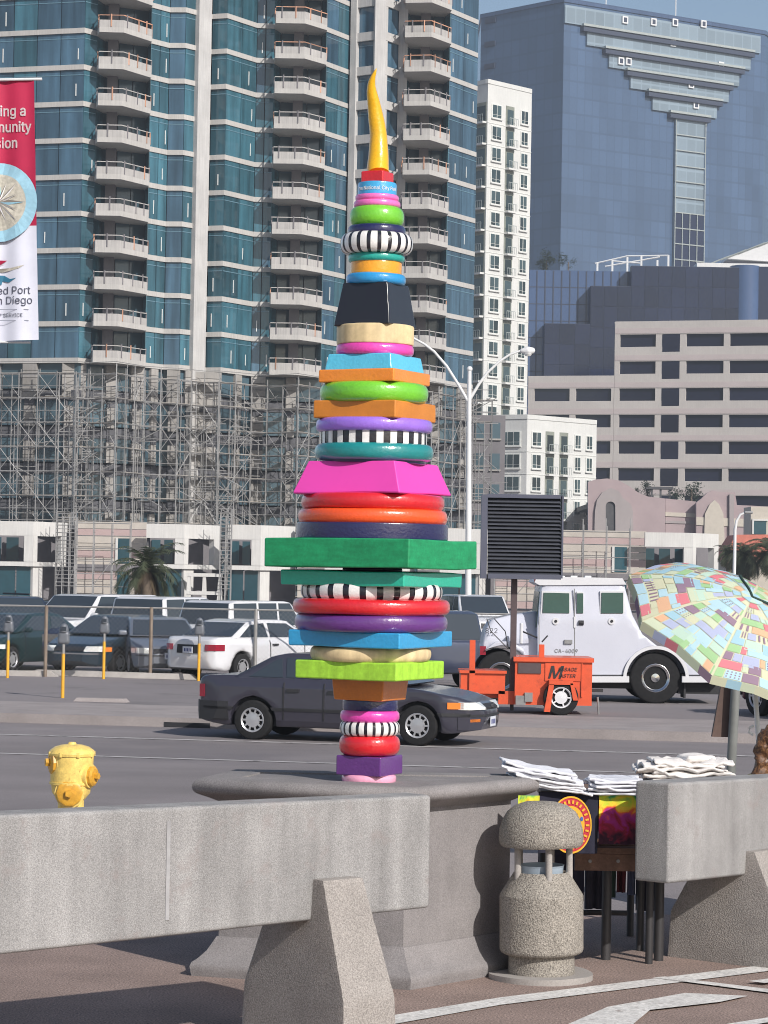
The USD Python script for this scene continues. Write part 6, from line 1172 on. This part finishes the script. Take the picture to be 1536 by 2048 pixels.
a_s = facade('arch_surround', sur + [(1268, 1100), (1188, 1100)] if False else [(1188, 1100)] + sur[1:-1] + [(1268, 1100)], .35, 'hall_mauve', KD - .36, holes=[[(1212, 1095)] + ar[1:-1] + [(1231, 1095)]])
facade('arch_opening', [(1211, 1095)] + ar[1:-1] + [(1232, 1095)], .1, 'podium_dark', KD - .12, under=a_s)
facade('side_wall', [(1330.5, 1230), (1330.5, 997), (1392, 1003), (1392, 1230)], 1.0, 'hall_pink', KD + 1.2); facade('stripe', [(1330.5, 1032), (1330.5, 1024), (1392, 1027), (1392, 1035)], .12, 'hall_cream', KD + 1.08); facade('stripe', [(1330.5, 1046), (1330.5, 1041), (1392, 1043), (1392, 1048)], .12, 'hall_mauve', KD + 1.08)
facade('gable_wall', [(1392.5, 1230), (1392.5, 1005), (1402, 998), (1414, 986), (1425, 981), (1440, 984), (1470, 985), (1474, 1010), (1536, 1013), (1640, 1016), (1640, 1230)], 1.0, 'hall_pink', KD - .4)
facade('arch_surround', [(1408, 1090), (1410, 1028), (1420, 1008), (1429, 1000), (1438, 1008), (1447, 1028), (1450, 1090)], .3, 'hall_cream', KD - .72); facade('stripe', [(1392.5, 1050), (1392.5, 1034), (1500, 1038), (1500, 1054)], .12, 'hall_cream', KD - .53)
facade('pier', [(1459, 1100), (1459, 988), (1468, 988), (1468, 1100)], .3, 'hall_mauve', KD - .80)
hl.addw('roof', box(kp(1180, 1000)[0], kp(1640, 1000)[0], KD + 2.3, KD + 30, kp(1300, 1008)[1] - .6, kp(1300, 1008)[1]), 'podium_dark')
wb = Thing('white_house', 'pale building with a green window behind the palms at the right edge', 'building', (P(1530, 1040, 300)[0], 300, 0)); q0_, q1_ = P(1502, 1013, 300), P(1640, 1016, 300); wb.addw('wall', box(q0_[0], q1_[0], 300, 306, 0, q0_[2]), 'hall_cream')
a_, b_ = P(1507, 1068, 300), P(1532, 1042, 300); wf = wb.addw('window', box(a_[0], b_[0], 299.8, 300.1, a_[2], b_[2]), 'podium_glass'); wb.addw('window_frame', cat(box(a_[0] - .2, a_[0], 299.7, 300.1, a_[2], b_[2]), box(a_[0] - .2, b_[0] + .2, 299.7, 300.1, b_[2], b_[2] + .2)), 'podium_white', under=wf)
rr_o = Thing('tiled_roof', 'terracotta roof with red bougainvillea showing between the palms', 'roof', (P(1500, 1085, 262)[0], 262, 0)); mat('terracotta', (.42, .13, .09), .8, var=.2, vs=1.5)
p0_, p1_ = P(1448, 1100, 262), P(1640, 1068, 262); rr_o.addw('tiles', hexa([(p0_[0], 262, p0_[2] - 1), (p1_[0], 262, p0_[2] - 1), (p1_[0], 272, p0_[2] - 1), (p0_[0], 272, p0_[2] - 1), (p0_[0] + 1.4, 264, P(1480, 1069, 262)[2]), (p1_[0], 264, p1_[2]), (p1_[0], 270, p1_[2]), (p0_[0] + 1.4, 270, P(1480, 1069, 262)[2])]), 'terracotta'); rr_o.addw('wall', box(p0_[0] + .5, p1_[0], 263, 271, 0, p0_[2] - 1), 'hall_cream')
# ================================================================ planting
def leafmat(nm, c, rnd=.3):
    n = {'o': ('geometry', {}), 'mr': ('map_range', {'from_min': 0.0, 'from_max': 1.0, 'to_min': 1 - rnd, 'to_max': 1 + rnd}), 'h': ('hsv', {'color': c}), 'd': ('principled_bsdf', {'roughness': .55, 'specular_ior_level': .3}), 't': ('translucent_bsdf', {}), 'm': ('mix_closure', {'fac': .2})}
    MAT[nm] = usdkit.material(stage, '/World/Looks/' + nm, n, [('o.random_per_island', 'mr.value'), ('mr.result', 'h.value'), ('h.color', 'd.base_color'), ('h.color', 't.color'), ('d.BSDF', 'm.closure1'), ('t.BSDF', 'm.closure2')], surface='m.closure')
leafmat('palm_leaf', (.125, .15, .085), .45); leafmat('dry_leaf', (.26, .20, .13), .4); leafmat('shrub_leaf', (.04, .065, .04), .45); mat('bark', (.13, .10, .075), .9, var=.25, vs=6)
def palm(label, px, py_c, d, h_r, seed, nfr=46, dry=16, droop=1.0):
    r = np.random.default_rng(seed); c = P(px, py_c, d); t = Thing('palm_tree', label, 'palm', (c[0], d, 0))
    t.addw('trunk', sweep([(c[0], d, 0), (c[0] + .1, d, c[2] * .5), (c[0], d, c[2])], [.38, .30, .26], 10), 'bark', 40)
    G_, D_ = [], []
    for k in range(nfr + dry):
        isdry = k >= nfr; az = r.uniform(0, 2 * PI); el = r.uniform(-.35, 1.35) if not isdry else r.uniform(-1.3, -.5); L_ = h_r * r.uniform(.8, 1.1) * (.7 if isdry else 1); pts = []
        p = np.array([c[0], d, c[2]]); e = el
        for s in range(8): pts.append(p.copy()); p = p + np.array([math.cos(az) * math.cos(e), math.sin(az) * math.cos(e), math.sin(e)]) * L_ / 7; e -= (.22 if not isdry else .12) * droop
        pts = np.array(pts)
        for s in range(1, 8):
            tdir = pts[s] - pts[s - 1]; tdir /= np.linalg.norm(tdir); side = np.cross(tdir, [0, 0, 1.0]); side /= np.linalg.norm(side) + 1e-9
            for q in range(3):
                o = pts[s - 1] + (pts[s] - pts[s - 1]) * q / 3
                for sd in (-1, 1):
                    ll = h_r * .26 * (1 - .55 * abs(s / 7 - .45)) * r.uniform(.8, 1.1); tip = o + side * sd * ll * .75 + tdir * ll * .6 + np.array([0, 0, -ll * r.uniform(.15, .45)]); w = tdir * .020 * h_r
                    (D_ if isdry else G_).append((np.array([o - w, o + w, tip]), np.array([[0, 1, 2]])))
    t.addw('crown', cat(G_), 'palm_leaf', kind='stuff'); t.addw('dead_fronds', cat(D_), 'dry_leaf', kind='stuff'); return t
palm('bushy palm in front of the podium behind the parked cars at left', 292, 1136, 122, 2.25, 3, 40, 10, 1.1)
palm('shaggy palm at the right edge above the umbrella', 1492, 1112, 200, 2.3, 5, 70, 50, 1.3); palm('second shaggy palm at the right edge behind the umbrella top', 1545, 1106, 196, 2.5, 8, 70, 40, 1.3); palm('small palm left of the slim lamp behind the umbrella', 1458, 1108, 206, 1.6, 12, 46, 30, 1.3)
def shrub(label, px, py, d, rx_, rz_, seed, n=900, base_z=0, trunk=True):
    r = np.random.default_rng(seed); c = P(px, py, d); t = Thing('tree', label, 'tree', (c[0], d, base_z)); V, F = [], []
    if trunk: t.addw('trunk', sweep([(c[0], d, base_z), (c[0], d, c[2])], [.16, .10], 8), 'bark', 40)
    cl = [(r.normal(size=3) * [rx_ * .5, rx_ * .5, rz_ * .45], r.uniform(.25, .5)) for _ in range(9)]
    for k in range(n):
        o, s = cl[k % 9]; p = c + o + r.normal(size=3) * rx_ * s * .5; a = r.normal(size=3); a /= np.linalg.norm(a); b = np.cross(a, r.normal(size=3)); b /= np.linalg.norm(b); l = r.uniform(.16, .34) * max(.6, rx_ / 2.0); V += [p, p + a * l, p + b * l * .6]; F.append([3 * k, 3 * k + 1, 3 * k + 2])
    t.addw('crown', (np.array(V), np.array(F)), 'shrub_leaf', kind='stuff'); return t
rz0 = dzz(539, 1100)
shrub('rounded tree on the roof of the dark glass office, left', 1093, 521, DD + 5, 2.3, 1.3, 3, base_z=rz0); shrub('smaller tree on the roof of the dark glass office', 1137, 524, DD + 5, 1.3, 1.2, 4, 600, base_z=rz0)
hz0 = kp(1300, 1008)[1]
shrub('dark tree on the terrace of the pink hall, left', 1295, 972, KD + 6, 1.5, 1.0, 7, 600, base_z=hz0); shrub('dark tree on the terrace of the pink hall, right', 1383, 978, KD + 6, 2.0, 1.4, 8, 800, base_z=hz0)
pv = Thing('terrace_pergola', 'dark pergola between the terrace trees of the pink hall', 'pergola', (kp(1325, 985)[0], KD + 5, hz0))
for px in (1312, 1330, 1348): q = kp(px, 974); pv.addw('post', box(q[0] - .12, q[0] + .12, KD + 5, KD + 5.3, hz0, q[1]), 'podium_dark')
pv.addw('beam', box(kp(1300, 974)[0], kp(1355, 974)[0], KD + 4.8, KD + 6.5, kp(1325, 976)[1], kp(1325, 971)[1]), 'podium_dark')
# ================================================================ air
HZ = usdkit.material(stage, '/World/Looks/hazy_air', {'v': ('principled_volume', {'color': (.80, .86, .95), 'density': .0003, 'anisotropy': .2})}, [], volume='v.volume')
solo('haze', box(-1900, 1900, -400, 3100, -1.2, ztl + 12), HZ, 'thin bluish coastal haze over the city', None, kind='stuff')
